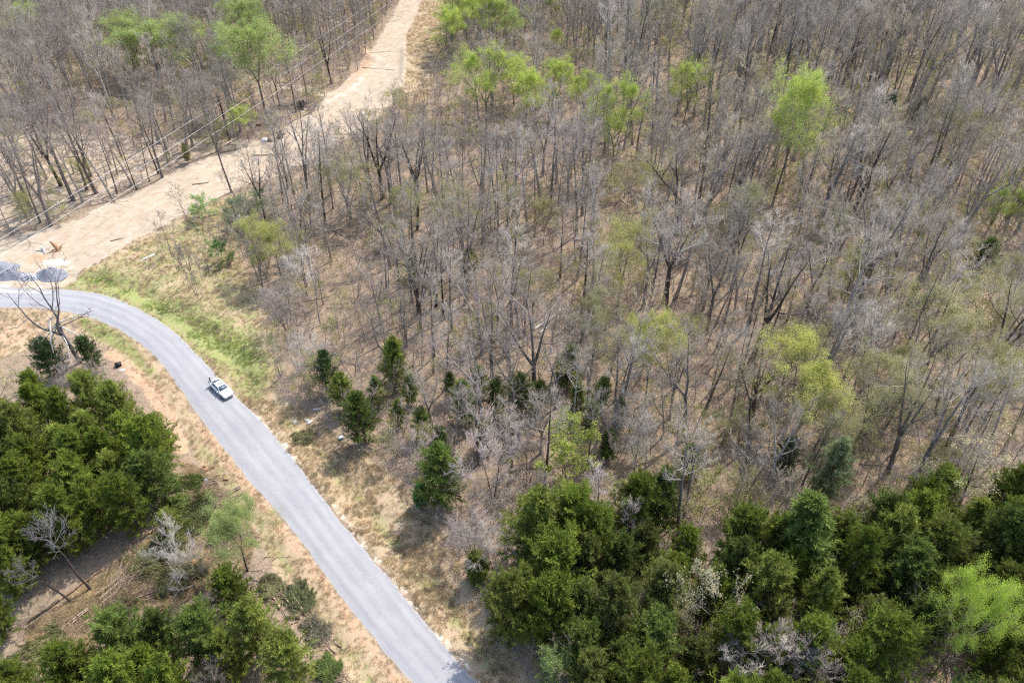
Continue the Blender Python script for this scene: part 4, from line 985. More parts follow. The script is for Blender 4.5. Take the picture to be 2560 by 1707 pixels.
# grass, straw and fallen sticks -----------------------------------------
def tuft(seed, n, L, w, sp):
    rg = np.random.default_rng(seed); m = MB()
    az = rg.uniform(0, 6.28, n); r = rg.uniform(0, sp, n)
    A = np.stack([np.cos(az) * r, np.sin(az) * r, np.zeros(n)], 1)
    ln = rg.uniform(0.5, 1.0, n) * L; tl = rg.uniform(0.3, 1.2, n); a2 = rg.uniform(0, 6.28, n)
    B = A + np.stack([np.cos(a2) * np.sin(tl) * ln, np.sin(a2) * np.sin(tl) * ln, np.cos(tl) * ln], 1)
    m.blades(A, B, w, rg); return m.mesh('tuft_source', [M_GRASS])
TUFTS = [tuft(300 + i, 26, 0.45, 0.014, 0.28) for i in range(4)]
def grassy(name, pgs, n, seed, color, label, s, drop=0.0, mask=(), fade=0.0):
    rg = np.random.default_rng(seed); P_ = []
    for pg, share in pgs:
        lo, hi = pg.min(0), pg.max(0)
        c = rg.uniform(lo, hi, (int(n * share), 2))
        ok = inside(c[:, 0], c[:, 1], pg) & ~inside(c[:, 0], c[:, 1], ROAD_POLY) & ~inside(c[:, 0], c[:, 1], DIRT)
        for g in mask: ok &= ~inside(c[:, 0], c[:, 1], g)
        nz_ = vnoise(c[:, 0] * 0.8 + c[:, 1] * 0.6, c[:, 1] * 0.8 - c[:, 0] * 0.6, 2.3, seed) * 0.6 + vnoise(c[:, 0], c[:, 1], 0.9, seed + 1) * 0.25 + rg.random(len(c)) * 0.3
        ok &= nz_ > drop + 0.12
        if fade: ok &= np.clip(seg_dist(c[:, 0], c[:, 1], pg) / fade, 0, 1) + (nz_ - 0.58) * 1.6 > 0.45
        u, v = PX(c[:, 0], c[:, 1]); ok &= (u > -60) & (u < 2620) & (v > -20) & (v < 1740)
        P_.append(c[ok])
    p = np.concatenate(P_); k = len(p); sc = rg.uniform(*s, k)
    gn_scatter(name, np.stack([p[:, 0], p[:, 1], ground_z(p[:, 0], p[:, 1])], 1), np.stack([np.zeros(k), np.zeros(k), rg.uniform(0, 6.28, k)], 1), np.stack([sc] * 3, 1), rg.integers(0, 4, k), TUFTS, color, label, 'grass')
    print(name, k)
grassy('dry_grass', [(MEADOW, 0.4), (VERGE_R, 0.8), (VERGE_L, 0.9), (SLASH, 0.6), (STRAW_TOP, 0.35)], 42000, 71, (0.58, 0.475, 0.315), 'dry straw coloured grass on the verges and meadow', (0.5, 1.4), 0.33, (poly([(260, 710), (330, 725), (420, 775), (500, 825), (580, 860), (630, 890), (610, 930), (560, 905), (500, 870), (430, 815), (340, 760)]),))
grassy('green_grass', [(GREEN, 0.9), (GREEN_L, 0.3), (MEADOW, 0.2), (SLASH, 0.2), (VERGE_L, 0.18), (VERGE_R, 0.12)], 28000, 72, (0.38, 0.44, 0.155), 'fresh green grass along the road bend', (0.35, 0.95), 0.16, (), 4.5)
def sticks():
    ms = []
    for i in range(4):
        rg = np.random.default_rng(400 + i); m = MB()
        pl = bpoly((0, 0, 0.08), (1, 0, 0.02), 4.0, 5, 0.08, 0, rg); pl[:, 2] = 0.06 + np.abs(pl[:, 2]) * 0.2
        m.tube(pl, 0.05 * np.linspace(1, 0.3, 6), 4)
        for k in range(3 + i):
            p, d = at(pl, rg.uniform(0.3, 0.95)); q = bpoly(p, off(d, 0.7, rg.uniform(0, 3.14)), rg.uniform(0.5, 1.4), 3, 0.1, 0, rg); q[:, 2] = np.abs(q[:, 2])
            m.tube(q, 0.022 * np.linspace(1, 0.4, 4), 3, cap=False)
        ms.append(m.mesh('stick_source', [M_LOG]))
    return ms
rg = np.random.default_rng(81)
pts = np.array(scatter(FRAME, 3.0, 20000, 82, 0, [ROAD_POLY, DIRT, MEADOW, VERGE_R, VERGE_L, STRAW_TOP]))
k = len(pts); s = 0.4 + 2.4 * rg.random(k) ** 2.5
s = np.array([min(q, 0.8) if left_of_road(*PX(*p)) else q for q, p in zip(s, pts)])
gn_scatter('fallen_sticks_litter', np.stack([pts[:, 0], pts[:, 1], ground_z(pts[:, 0], pts[:, 1])], 1), np.stack([np.zeros(k), np.zeros(k), rg.uniform(0, 6.28, k)], 1), np.stack([s] * 3, 1), rg.integers(0, 4, k), sticks(), (0.34, 0.28, 0.235), 'fallen sticks and branches lying in the leaf litter', 'sticks')

sl = np.vstack([poly([(60, 1640), (60, 1540), (200, 1450), (330, 1360), (430, 1290), (460, 1200), (520, 1180), (640, 1330), (720, 1490), (800, 1620), (700, 1680), (500, 1640), (300, 1640), (160, 1720)])])
pts = np.array(scatter(sl, 1.05, 9000, 83, 0, [ROAD_POLY])); k = len(pts); s = rg.uniform(0.35, 1.1, k)
gn_scatter('slash_debris', np.stack([pts[:, 0], pts[:, 1], ground_z(pts[:, 0], pts[:, 1])], 1), np.stack([np.zeros(k), rg.normal(0, .08, k), rg.normal(0.75, 0.7, k)], 1), np.stack([s] * 3, 1), rg.integers(0, 4, k), sticks(), (0.42, 0.33, 0.245), 'cut sticks and branches strewn over the cleared ground left of the road', 'sticks')

# ------------------------------------------------------------------ big dead tree by the road and the two snags
def dead_tree():
    T, K, _ = tree_parts(seed=505, H=14, r0=0.27, bole=0.34, nlimb=13, spread=0.34, forks=3, gnarl=0.17, nb=4, n3=2, n4=1, trop=0.10, tw=2.2)
    p = G(200, 905); h = hgt(200, 905, 652)
    e = put('dead_tree', (T.mesh('trunk', [M_BARK], True), K.mesh('branches', [M_TWIG])), p, h, 14.0, ((0.20, 0.175, 0.17), (0.24, 0.21, 0.205)), 1.0, 0.6, (0, -0.1))
    rg = np.random.default_rng(9)
    for a, L in ((-2.2, 4.2), (-1.5, 4.6), (-0.9, 4.0), (2.6, 3.2), (0.1, 4.6), (-2.9, 3.0)):
        m = MB(); d = (math.cos(a), math.sin(a), -0.35)
        q = bpoly((0, 0, 6.0 + rg.uniform(-1, 1)), d, L, 6, 0.16, -0.07, rg)
        m.tube(q, 0.10 * np.linspace(1, 0.3, 7), 5)
        for _ in range(4):
            p2, d2 = at(q, rg.uniform(0.35, 0.98)); m.tube(bpoly(p2, off(d2, 0.7, rg.uniform(0, 6.28)), rg.uniform(0.7, 1.7), 3, 0.2, -0.1, rg), 0.04 * np.linspace(1, 0.3, 4), 4, cap=False)
        link('bleached_limb', m.mesh('bleached_limb', [M_BARK], True), e, color=(0.52, 0.48, 0.43))
    e.children[-1]['label'] = 'bleached bark free limb hanging from the dead tree'
    tag(e, 'big dead tree with dark bare limbs and bleached hanging branches by the bend', 'dead tree')
    mark('the big dead tree', p)
dead_tree()
for u, v, top, lab, seed, col, ph, tl in ((223, 1466, 1305, 'thin leaning snag with a silvery twig crown over the felled logs', 511, (0.27, 0.25, 0.245), 'the silvery leaning snag', (0, -0.10)),
                                  (170, 1495, 1385, 'dark broken snag with tangled dead twigs beside the silvery one', 512, (0.17, 0.15, 0.13), 'the dark broken snag', (0, -0.16))):
    T, K, _ = tree_parts(seed=seed, H=9, r0=0.13, bole=0.62, nlimb=14, spread=0.19, forks=1, gnarl=0.12, nb=5, n3=4, n4=2, tw=1.3)
    p = G(u, v)
    e = put('snag', (T.mesh('trunk', [M_BARK], True), K.mesh('branches', [M_TWIG])), p, hgt(u, v, top), 9.0, (DARK, col), 1.0, 0.0, tl)
    tag(e, lab, 'dead tree', 'snags'); mark(ph, p)

# ------------------------------------------------------------------ logs, brush, stumps
def log(a, c, r, col, lab, cat='log', grp='fallen and felled logs', branches=0, seed=0, cut=True):
    A, B = G(*a), G(*c); rg = np.random.default_rng(seed + 700)
    mid = (A + B) / 2; L = (B - A).length
    e = link('log', None, loc=(mid.x, mid.y, min(A.z, B.z)), rot=(0, 0, math.atan2(B.y - A.y, B.x - A.x)))
    n = 7; x = np.linspace(-L / 2, L / 2, n)
    pts = np.stack([x, rg.normal(0, 0.012 * L, n), r * 0.75 + np.linspace(A.z, B.z, n) - min(A.z, B.z) + 0.03], 1)
    m = MB(); rad = r * np.linspace(1, 0.6, n); m.tube(pts, rad, 8)
    for _ in range(branches):
        p2, d2 = at(pts, rg.uniform(0.25, 0.97)); q = bpoly(p2, off(d2, rg.uniform(0.5, 1.1), rg.uniform(0.2, 2.9)), rg.uniform(0.7, 0.22 * L + 1), 4, 0.12, 0.0, rg); q[:, 2] = np.abs(q[:, 2]) + 0.05
        m.tube(q, r * 0.3 * np.linspace(1, 0.25, 5), 4, cap=False)
    link('bark', m.mesh('bark', [M_LOG], True), e, color=col)
    if cut:
        for s_, rr in ((0, rad[0]), (-1, rad[-1])):
            d = pts[1] - pts[0] if s_ == 0 else pts[-1] - pts[-2]; d = unit(d) * (-1 if s_ == 0 else 1)
            k = MB(); k.tube(np.array([pts[s_] + d * 0.004, pts[s_] + d * 0.022]), [rr * 0.93, rr * 0.93], 8)
            link('cut_end', k.mesh('cut_end', [M_CUT]), e)
    tag(e, lab, cat, grp); return e
TAN, BRN, WHT, DK = (0.38, 0.27, 0.17), (0.25, 0.165, 0.105), (0.62, 0.56, 0.48), (0.10, 0.075, 0.06)
for i, (a, c, r, col, lab, br) in enumerate([
    ((401, 1312), (330, 1352), 0.20, TAN, 'long peeled log with a white sawn end beside the cedar block', 3),
    ((250, 1418), (150, 1488), 0.17, BRN, 'long dark log crossing the foot of both snags', 0),
    ((145, 1492), (60, 1552), 0.17, DK, 'dark log continuing below the dark broken snag', 2),
    ((412, 1366), (378, 1402), 0.20, TAN, 'short thick sawn log right of the felled brush', 0),
    ((420, 1405), (376, 1430), 0.07, TAN, 'thin pale pole beside the short thick log', 0),
    ((300, 1350), (268, 1394), 0.08, TAN, 'thin stripped pole at the top of the felled brush', 2),
    ((340, 1338), (302, 1382), 0.07, TAN, 'second thin stripped pole leaning on the felled brush', 3),
    ((450, 1440), (345, 1505), 0.09, BRN, 'long thin branchy pole below the felled brush', 5),
    ((445, 1320), (478, 1280), 0.12, TAN, 'short peeled log by the felled cedar near the verge', 1),
    ((745, 1550), (706, 1566), 0.09, BRN, 'thin brown pole lying on the left verge', 0),
    ((650, 1590), (596, 1618), 0.14, TAN, 'peeled log between two left verge cedars', 1),
    ((232, 1552), (214, 1592), 0.05, BRN, 'thin dark pole on the dirt beside the left cedars', 0),
    ((175, 1545), (168, 1590), 0.07, TAN, 'bent tan branch on the dirt below the snags', 2),
    ((1333, 822), (1391, 786), 0.22, WHT, 'long bleached white log on the litter of the middle wood', 1),
    ((1350, 832), (1372, 812), 0.14, WHT, 'shorter bleached log beside the long white one', 1),
    ((1292, 930), (1335, 975), 0.13, TAN, 'pale fallen branch left of the bent trunk', 3),
    ((1470, 725), (1508, 732), 0.22, DK, 'dark red brown fallen log under the faint yellow green tree', 0),
    ((1436, 602), (1464, 603), 0.25, BRN, 'brown fallen log behind the faint yellow green tree', 1),
    ((2372, 752), (2400, 705), 0.22, WHT, 'pale split log near the right side of the wood', 2),
    ((2368, 726), (2412, 728), 0.12, WHT, 'thin pale log crossing the split log', 0),
    ((1490, 168), (1600, 170), 0.25, DK, 'long dark fallen trunk in the far wood', 3),
    ((1490, 180), (1640, 190), 0.22, BRN, 'second fallen trunk in front of the long dark one', 3),
    ((2185, 420), (2235, 400), 0.2, BRN, 'fallen brown trunk in the far right wood', 2),
    ((2180, 160), (2250, 148), 0.2, DK, 'dark fallen trunk across the far right wood', 1),
    ((640, 312), (690, 310), 0.25, BRN, 'dark log at the edge of the dirt clearing', 2),
    ((705, 268), (760, 262), 0.3, DK, 'blackened log on the dark pile beside the dirt clearing', 2),
    ((632, 383), (724, 380), 0.12, BRN, 'thin rail like pole lying across the dirt clearing', 0),
    ((550, 378), (600, 368), 0.14, TAN, 'tan pole along the edge of the dirt clearing', 1),
    ((480, 458), (520, 452), 0.12, BRN, 'short brown stick pile log on the dirt clearing', 2),
    ((275, 602), (305, 595), 0.10, BRN, 'short stick on the pale dirt near the meadow', 1),
    ((2240, 1402), (2225, 1450), 0.10, WHT, 'bleached curved branch in the gap of the cedar block', 3),
    ((1085, 1395), (1160, 1360), 0.05, TAN, 'thin fallen branch at the edge of the straw verge', 3)]):
    log(a, c, r, col, lab, branches=br, seed=i, cut=r > 0.11)
CHUNKS = [((502, 1168), (514, 1174), 'sawn log chunk, left leg of the V on the straw bank'), ((514, 1174), (524, 1168), 'sawn log chunk, right leg of the V on the straw bank'), ((506, 1163), (514, 1163), 'short sawn chunk behind the V of logs'),
          ((530, 1166), (535, 1166), 'little log round right of the V of logs'), ((556, 1197), (572, 1199), 'brown sawn log lying nearest the road on the bank'), ((537, 1186), (543, 1187), 'little log round between the V and the roadside log'),
          ((190, 1621), (199, 1619), 'sawn round with an orange end on the cleared dirt'), ((235, 1571), (244, 1568), 'sawn block, first of three beside the left cedars'), ((245, 1566), (252, 1575), 'sawn block, second of three beside the left cedars'),
          ((258, 1567), (262, 1572), 'sawn block, third of three beside the left cedars'), ((275, 1530), (285, 1528), 'pale sawn block in the felled branches'), ((400, 1520), (412, 1514), 'sawn block by the orange dirt below the felled brush'), ((326, 1648), (331, 1644), 'sawn round half under the left cedars')]
for i, (a, c, lab) in enumerate(CHUNKS):
    log(a, c, 0.17, (0.27, 0.15, 0.085), lab, 'log', 'sawn log chunks', 0, 50 + i)
def felled_cedar(cu, cv, L, wdt, ang, col, lab, seed, tall=0.9, bare_=0.35):
    rg = np.random.default_rng(seed); p = G(cu, cv)
    e = link('felled_cedar', None, loc=p, rot=(0, 0, ang))
    T, F = MB(), MB()
    for s in range(3):
        tr = bpoly((-L / 2, rg.uniform(-wdt, wdt) * 0.25, 0.2), (1, rg.uniform(-.1, .1), 0.02), L, 6, 0.05, 0, rg); tr[:, 2] = np.abs(tr[:, 2])
        T.tube(tr, 0.09 * np.linspace(1, 0.2, 7), 5)
        for i in range(70):
            t = 0.12 + 0.87 * rg.random(); q, d = at(tr, t)
            az = rg.uniform(0, 3.14); dv = np.array([0.75, math.cos(az) * 0.9, abs(math.sin(az)) * 0.55])
            l1 = wdt * rg.uniform(0.35, 0.75) * (1.15 - 0.6 * t)
            br = bpoly(q, dv, l1, 4, 0.12, -0.03, rg); br[:, 2] = np.clip(br[:, 2], 0.03, tall * rg.uniform(0.7, 1.3))
            T.tube(br, 0.022 * np.linspace(1, 0.3, 5), 3, cap=False)
            if t < bare_: continue
            n = int(60 + 60 * rg.random()); tt = rg.uniform(0.3, 1.0, n)
            st = np.array([at(br, min(x, .99))[0] for x in tt]) + rg.normal(0, 0.07, (n, 3))
            dd = np.array([unit(br[-1] - br[0])]) + rg.normal(0, 0.45, (n, 3)); dd /= np.linalg.norm(dd, axis=1)[:, None]
            st[:, 2] = np.maximum(st[:, 2], 0.04)
            F.blades(st, st + dd * rg.uniform(0.15, 0.4, (n, 1)), rg.uniform(0.018, 0.04, n), rg)
    link('branches', T.mesh('branches', [M_LOG]), e, color=(0.33, 0.25, 0.18))
    if F.v: link('foliage', F.mesh('foliage', [M_CEDAR]), e, color=col)
    tag(e, lab, 'felled tree', 'felled cedars left of the road')
FO = (0.20, 0.20, 0.085)
for i, a in enumerate([
    (530, 1265, 6.0, 3.4, R(215), (0.12, 0.14, 0.045), 'green felled cedar lying beside the left verge', 0.8),
    (498, 1206, 3.5, 1.8, R(190), (0.12, 0.15, 0.04), 'small felled cedar top beside the white bucket', 0.4),
    (345, 1415, 7.5, 4.2, R(48), FO, 'largest felled cedar, olive brown with grey branch butts', 1.1),
    (300, 1480, 5.5, 3.6, R(60), (0.2, 0.17, 0.10), 'brown leafless heap of felled branches below the largest felled cedar', 0.9),
    (140, 1590, 6.0, 2.4, R(235), FO, 'felled cedar with long pale stems on the cleared dirt', 0.6),
    (430, 1455, 4.5, 2.6, R(30), (0.16, 0.15, 0.07), 'grey brown felled tops behind the silvery bush', 0.8),
    (770, 1515, 4.5, 2.6, R(130), (0.17, 0.19, 0.09), 'grey green brush heap on the left verge by the road', 0.5),
    (805, 1590, 3.6, 1.8, R(140), (0.21, 0.19, 0.13), 'small grey brush heap further down the left verge', 0.4),
    (480, 1330, 3.8, 2.0, R(70), (0.14, 0.15, 0.06), 'felled tops between the small cedar and the soft green tree', 0.8),
    (838, 1690, 3.0, 1.8, R(150), (0.15, 0.20, 0.06), 'green brush at the bottom of the left verge', 0.4),
    (776, 1086, 3.0, 1.5, R(205), (0.30, 0.28, 0.15), 'cut branches spread on the verge in front of the flat slabs', 0.5),
    (395, 1465, 4.0, 2.2, R(25), (0.19, 0.19, 0.08), 'olive felled tops right of the largest felled cedar', 0.8),
    (255, 1545, 4.5, 2.2, R(55), (0.22, 0.19, 0.11), 'brown felled tops between the snags and the lower left cedars', 0.8),
    (560, 1350, 3.5, 1.8, R(110), (0.20, 0.24, 0.08), 'green cut tops behind the soft green tree', 0.5),
    (470, 1265, 3.6, 2.0, R(200), (0.17, 0.20, 0.06), 'felled cedar top beside the left cedar block', 0.7),
    (690, 1480, 3.2, 1.6, R(130), (0.24, 0.23, 0.12), 'dry cut tops above the round left verge cedar', 0.4),
    (2110, 1525, 4.5, 3.0, R(120), (0.23, 0.18, 0.11), 'brown dead brush in the gap of the right cedar block', 0.8),
    (720, 268, 5.0, 3.0, R(10), (0.12, 0.10, 0.07), 'dark burnt brush heap beside the dirt clearing', 0.8)]):
    felled_cedar(a[0], a[1], a[2] * 1.35, a[3] * 1.5, *a[4:7], 600 + i, a[7], 0.75 if 'leafless' in a[6] or 'burnt' in a[6] else 0.3)

# ------------------------------------------------------------------ dirt clearing: gravel heaps, rubble, stump
def mound(name, u, v, rx, ry, h, mat, lab, cat, seed, rz=0.0):
    p = G(u, v); rg = np.random.default_rng(seed); nr, na = 14, 36
    ph = rg.uniform(0, 6.28, 5)
    V = [(0, 0, h)]
    for i in range(1, nr + 1):
        t = i / nr
        for j in range(na):
            a = j * 6.2832 / na
            k = 1 + 0.10 * math.sin(2 * a + ph[0]) + 0.07 * math.sin(3 * a + ph[1]) + 0.04 * math.sin(7 * a + ph[2])
            z = h * (0.5 + 0.5 * math.cos(math.pi * t)) ** 0.85 * (1 + 0.12 * math.sin(2 * a + ph[3])) - (0.15 if i == nr else 0) + rg.normal(0, 0.03) * (i < nr)
            V.append((rx * t * k * math.cos(a), ry * t * k * math.sin(a), z))
    T = [(0, 1 + j, 1 + (j + 1) % na) for j in range(na)]
    Q = [(1 + (i - 1) * na + j, 1 + i * na + j, 1 + i * na + (j + 1) % na, 1 + (i - 1) * na + (j + 1) % na) for i in range(1, nr) for j in range(na)]
    o = link(name, mesh_np(name, V, T, Q, [mat], None, True), loc=p, rot=(0, 0, rz))
    return tag(o, lab, cat, 'stone heaps by the road end')
M_GRAVEL = plain('blue_grey_gravel', (0.215, 0.225, 0.25), 0.9, noise=0.4, scale=5)
M_RUBBLE = plain('broken_limestone', (0.44, 0.45, 0.48), 0.85, noise=0.3, scale=3)
mound('gravel_heap', 128, 686, 3.0, 2.2, 1.5, M_GRAVEL, 'rounded blue grey gravel heap right of the broken stone pile', 'gravel heap', 1)
mound('gravel_heap', 22, 690, 3.6, 2.3, 1.6, M_GRAVEL, 'blue grey gravel heap left of the broken stone pile', 'gravel heap', 2)
mound('gravel_heap', -25, 672, 5.0, 2.6, 1.8, M_GRAVEL, 'low gravel heap behind the others at the clearing edge', 'gravel heap', 3)
rb = mound('rubble_pile', 66, 692, 2.5, 1.5, 0.9, M_RUBBLE, 'pile of broken pale stones between two gravel heaps', 'stone pile', 4)
rg = np.random.default_rng(5); RB = MB()
for i in range(230):
    a, r = rg.uniform(0, 6.28), rg.uniform(0, 1) ** 0.6
    x, y = 2.7 * r * math.cos(a), 1.7 * r * math.sin(a); z = 0.9 * (0.5 + 0.5 * math.cos(math.pi * min(1, r)))
    RB.box((x, y, z + 0.05), (rg.uniform(.15, .42), rg.uniform(.12, .3), rg.uniform(.1, .28)), rg.uniform(0, 6.28), rg.uniform(0.5, 0.9))
o = link('broken_stones', RB.mesh('broken_stones', [M_RUBBLE]), rb); o['kind'] = 'stuff'
def stump(u, v, h, r, lab, seed, col, lean=0.5):
    p = G(u, v); rg = np.random.default_rng(seed); e = link('tree_stump', None, loc=p)
    m = MB(); q = np.array([(0, 0, -0.1), (0.05, 0, h * 0.3), (lean * h * 0.3, 0.05, h * 0.7), (lean * h * 0.55, 0, h)])
    m.tube(q, r * np.array([1.5, 1.0, 0.8, 0.35]), 8); link('trunk', m.mesh('trunk', [M_LOG], True), e, color=col)
    for i in range(7):
        a = i * 0.9 + rg.uniform(-.3, .3); k = MB()
        k.tube(bpoly((0, 0, 0.25), (math.cos(a), math.sin(a), rg.uniform(-.05, .35)), rg.uniform(1.0, 2.4), 4, 0.2, -0.06, rg), r * 0.42 * np.linspace(1, 0.25, 5), 5)
        link('root', k.mesh('root', [M_LOG], True), e, color=col)
    tag(e, lab, 'stump', 'uprooted stumps on the dirt'); mark('the uprooted stump' if 'orange' in lab else 'the roots by the clearing', p)
stump(145, 628, 2.1, 0.36, 'uprooted stump with orange splintered wood on the pale dirt', 1, (0.36, 0.21, 0.12), -0.6)
stump(700, 338, 2.0, 0.5, 'upturned stump with black roots at the edge of the dirt clearing', 2, (0.09, 0.065, 0.05), 0.3)
stump(108, 628, 0.9, 0.3, 'small bleached root ball left of the orange stump', 3, (0.52, 0.49, 0.47), 0.2)
# white heap and black scrap at the clearing edge
def heap():
    p = G(662, 347); e = link('sheet_heap', None, loc=p)
    m = MB(); m.box((0, 0, 0.35), (1.7, 0.9, 0.7), 0.3, 0.7); link('white_sheet', m.mesh('white_sheet', [plain('white_sheeting', (0.75, 0.77, 0.82), 0.5)]), e)
    m = MB(); m.box((1.1, -0.15, 0.3), (0.9, 0.8, 0.6), 0.8, 0.6); m.tube([(0.8, 0.1, 0), (0.65, 0.1, 1.5)], [0.12, 0.05], 5); m.tube([(1.2, -0.3, 0.1), (1.9, -0.5, 0.3)], [0.12, 0.06], 5)
    link('black_scrap', m.mesh('black_scrap', [plain('black_scrap', (0.02, 0.02, 0.024), 0.6)]), e)
    tag(e, 'white sheet and black scrap heap at the edge of the dirt clearing', 'scrap heap')
heap()

# ------------------------------------------------------------------ small things by the road
M_WHITE = plain('white_plastic', (0.78, 0.79, 0.8), 0.45); M_BLACK = plain('black_plastic', (0.025, 0.027, 0.035), 0.5)
M_BLUE = plain('blue_plastic', (0.05, 0.22, 0.42), 0.45); M_CONC = plain('pale_concrete', (0.58, 0.55, 0.5), 0.85, noise=0.15)
def bucket():
    p = G(512, 1195); e = link('bucket', None, loc=p, rot=(R(60), 0, R(35)), scale=1.5)
    m = MB(); m.tube([(0, 0, 0), (0, 0, 0.20)], [0.14, 0.15], 14); link('blue_band', m.mesh('blue_band', [M_BLUE], False), e)
    m = MB(); m.tube([(0, 0, 0.2), (0, 0, 0.36)], [0.151, 0.16], 14); link('body', m.mesh('body', [M_WHITE], False), e)
    m = MB(); m.tube([(0, 0, 0.362), (0, 0, 0.39)], [0.17, 0.17], 14); link('lid', m.mesh('lid', [M_WHITE], False), e)
    m = MB(); t = np.linspace(0, math.pi, 9); m.tube(np.stack([0.17 * np.cos(t), 0.17 * np.sin(t) * 0.4 + 0.05, 0.34 - 0.14 * np.sin(t)], 1), [0.007] * 9, 4); link('handle', m.mesh('handle', [M_BLACK]), e)
    tag(e, 'white bucket with a blue band lying by the felled cedar top', 'bucket'); mark('the white bucket', p)
bucket()
def slab(u, v, d, rz, mat, lab, cat, name='concrete_pad', tilt=0.0, grp=None):
    p = G(u, v); m = MB(); m.box((0, 0, d[2] / 2 - 0.03), d, 0, 0.96)
    o = link(name, m.mesh(name, [mat]), loc=p, rot=(tilt, 0, rz)); return tag(o, lab, cat, grp)
slab(740, 1049, (1.15, 0.75, 0.18), R(28), M_CONC, 'flat pale slab on the verge, left of the slab pair', 'slab', grp='pale slabs on the verge')
slab(768, 1050, (0.8, 0.5, 0.18), R(-25), M_CONC, 'smaller pale slab on the cut branches, behind the narrow one', 'slab', grp='pale slabs on the verge')
slab(775, 1057, (0.9, 0.35, 0.2), R(38), M_CONC, 'narrow pale slab nearest the cut branches', 'slab', grp='pale slabs on the verge')
slab(794, 1024, (1.2, 0.35, 0.16), R(12), M_CONC, 'long pale slab highest up the verge near the cedar', 'slab', grp='pale slabs on the verge')
mark('the flat slabs', G(745, 1050))
for i, (u, v, rz, L) in enumerate(((360, 648, 45, 2.2), (366, 645, 48, 2.6), (374, 641, 44, 2.2))):
    slab(u, v, (L, 0.28, 0.12), R(rz), M_WHITE, ('white board, first of three on the meadow grass', 'white board, middle of three on the meadow grass', 'white board, last of three on the meadow grass')[i], 'board', 'white_board', grp='white boards on the meadow')
mark('the white boards', G(366, 645))
def box_thing(u, v, lab, cols, s, name, cat):
    p = G(u, v); e = link(name, None, loc=p, rot=(0, 0, R(25)))
    m = MB(); m.box((0, 0, s[2] / 2), s, 0, 0.92); link('body', m.mesh('body', [cols[0]]), e)
    m = MB(); m.box((0, 0, s[2] + 0.04), (s[0] * 1.04, s[1] * 1.04, 0.08)); link('lid', m.mesh('lid', [cols[1]]), e)
    m = MB(); m.tube([(-s[0] * .2, 0, s[2] + .085), (-s[0] * .2, 0, s[2] + .16), (s[0] * .2, 0, s[2] + .16), (s[0] * .2, 0, s[2] + .085)], [0.02] * 4, 4); link('handle', m.mesh('handle', [cols[0]]), e)
    tag(e, lab, cat)
box_thing(297, 915, 'black lidded tool box on the bank by the dead tree', (M_BLACK, M_BLACK), (0.9, 0.6, 0.5), 'tool_box', 'box')
box_thing(853, 1098, 'blue and white cooler box in the shade by the cedar', (M_BLUE, M_WHITE), (0.6, 0.42, 0.4), 'cooler_box', 'box')
slab(305, 926, (1.0, 0.4, 0.1), R(8), M_WHITE, 'short white board in front of the black tool box', 'board', 'white_board')

# ------------------------------------------------------------------ power lines
M_WIRE = plain('aluminium_wire', (0.5, 0.49, 0.48), 0.45, 0.3)
for i, (a, c, w) in enumerate((((0, 598), (941, 0), 'upper'), ((0, 641), (985, 0), 'middle'), ((0, 683), (1025, 0), 'lower'))):
    A, B = P(*a, 10.0), P(*c, 10.0); d = B - A
    t = np.linspace(-0.35, 1.35, 60)
    pts = np.array([(A.x + d.x * x, A.y + d.y * x, 10.0 - 2.6 * (x * (1 - x)) * 1.0) for x in t])
    m = MB(); m.tube(pts, np.full(60, 0.03), 5)
    tag(link('power_line', m.mesh('power_line', [M_WIRE], True)), f'{w} of the three thin wires crossing above the dirt clearing', 'power line', 'power lines over the clearing')

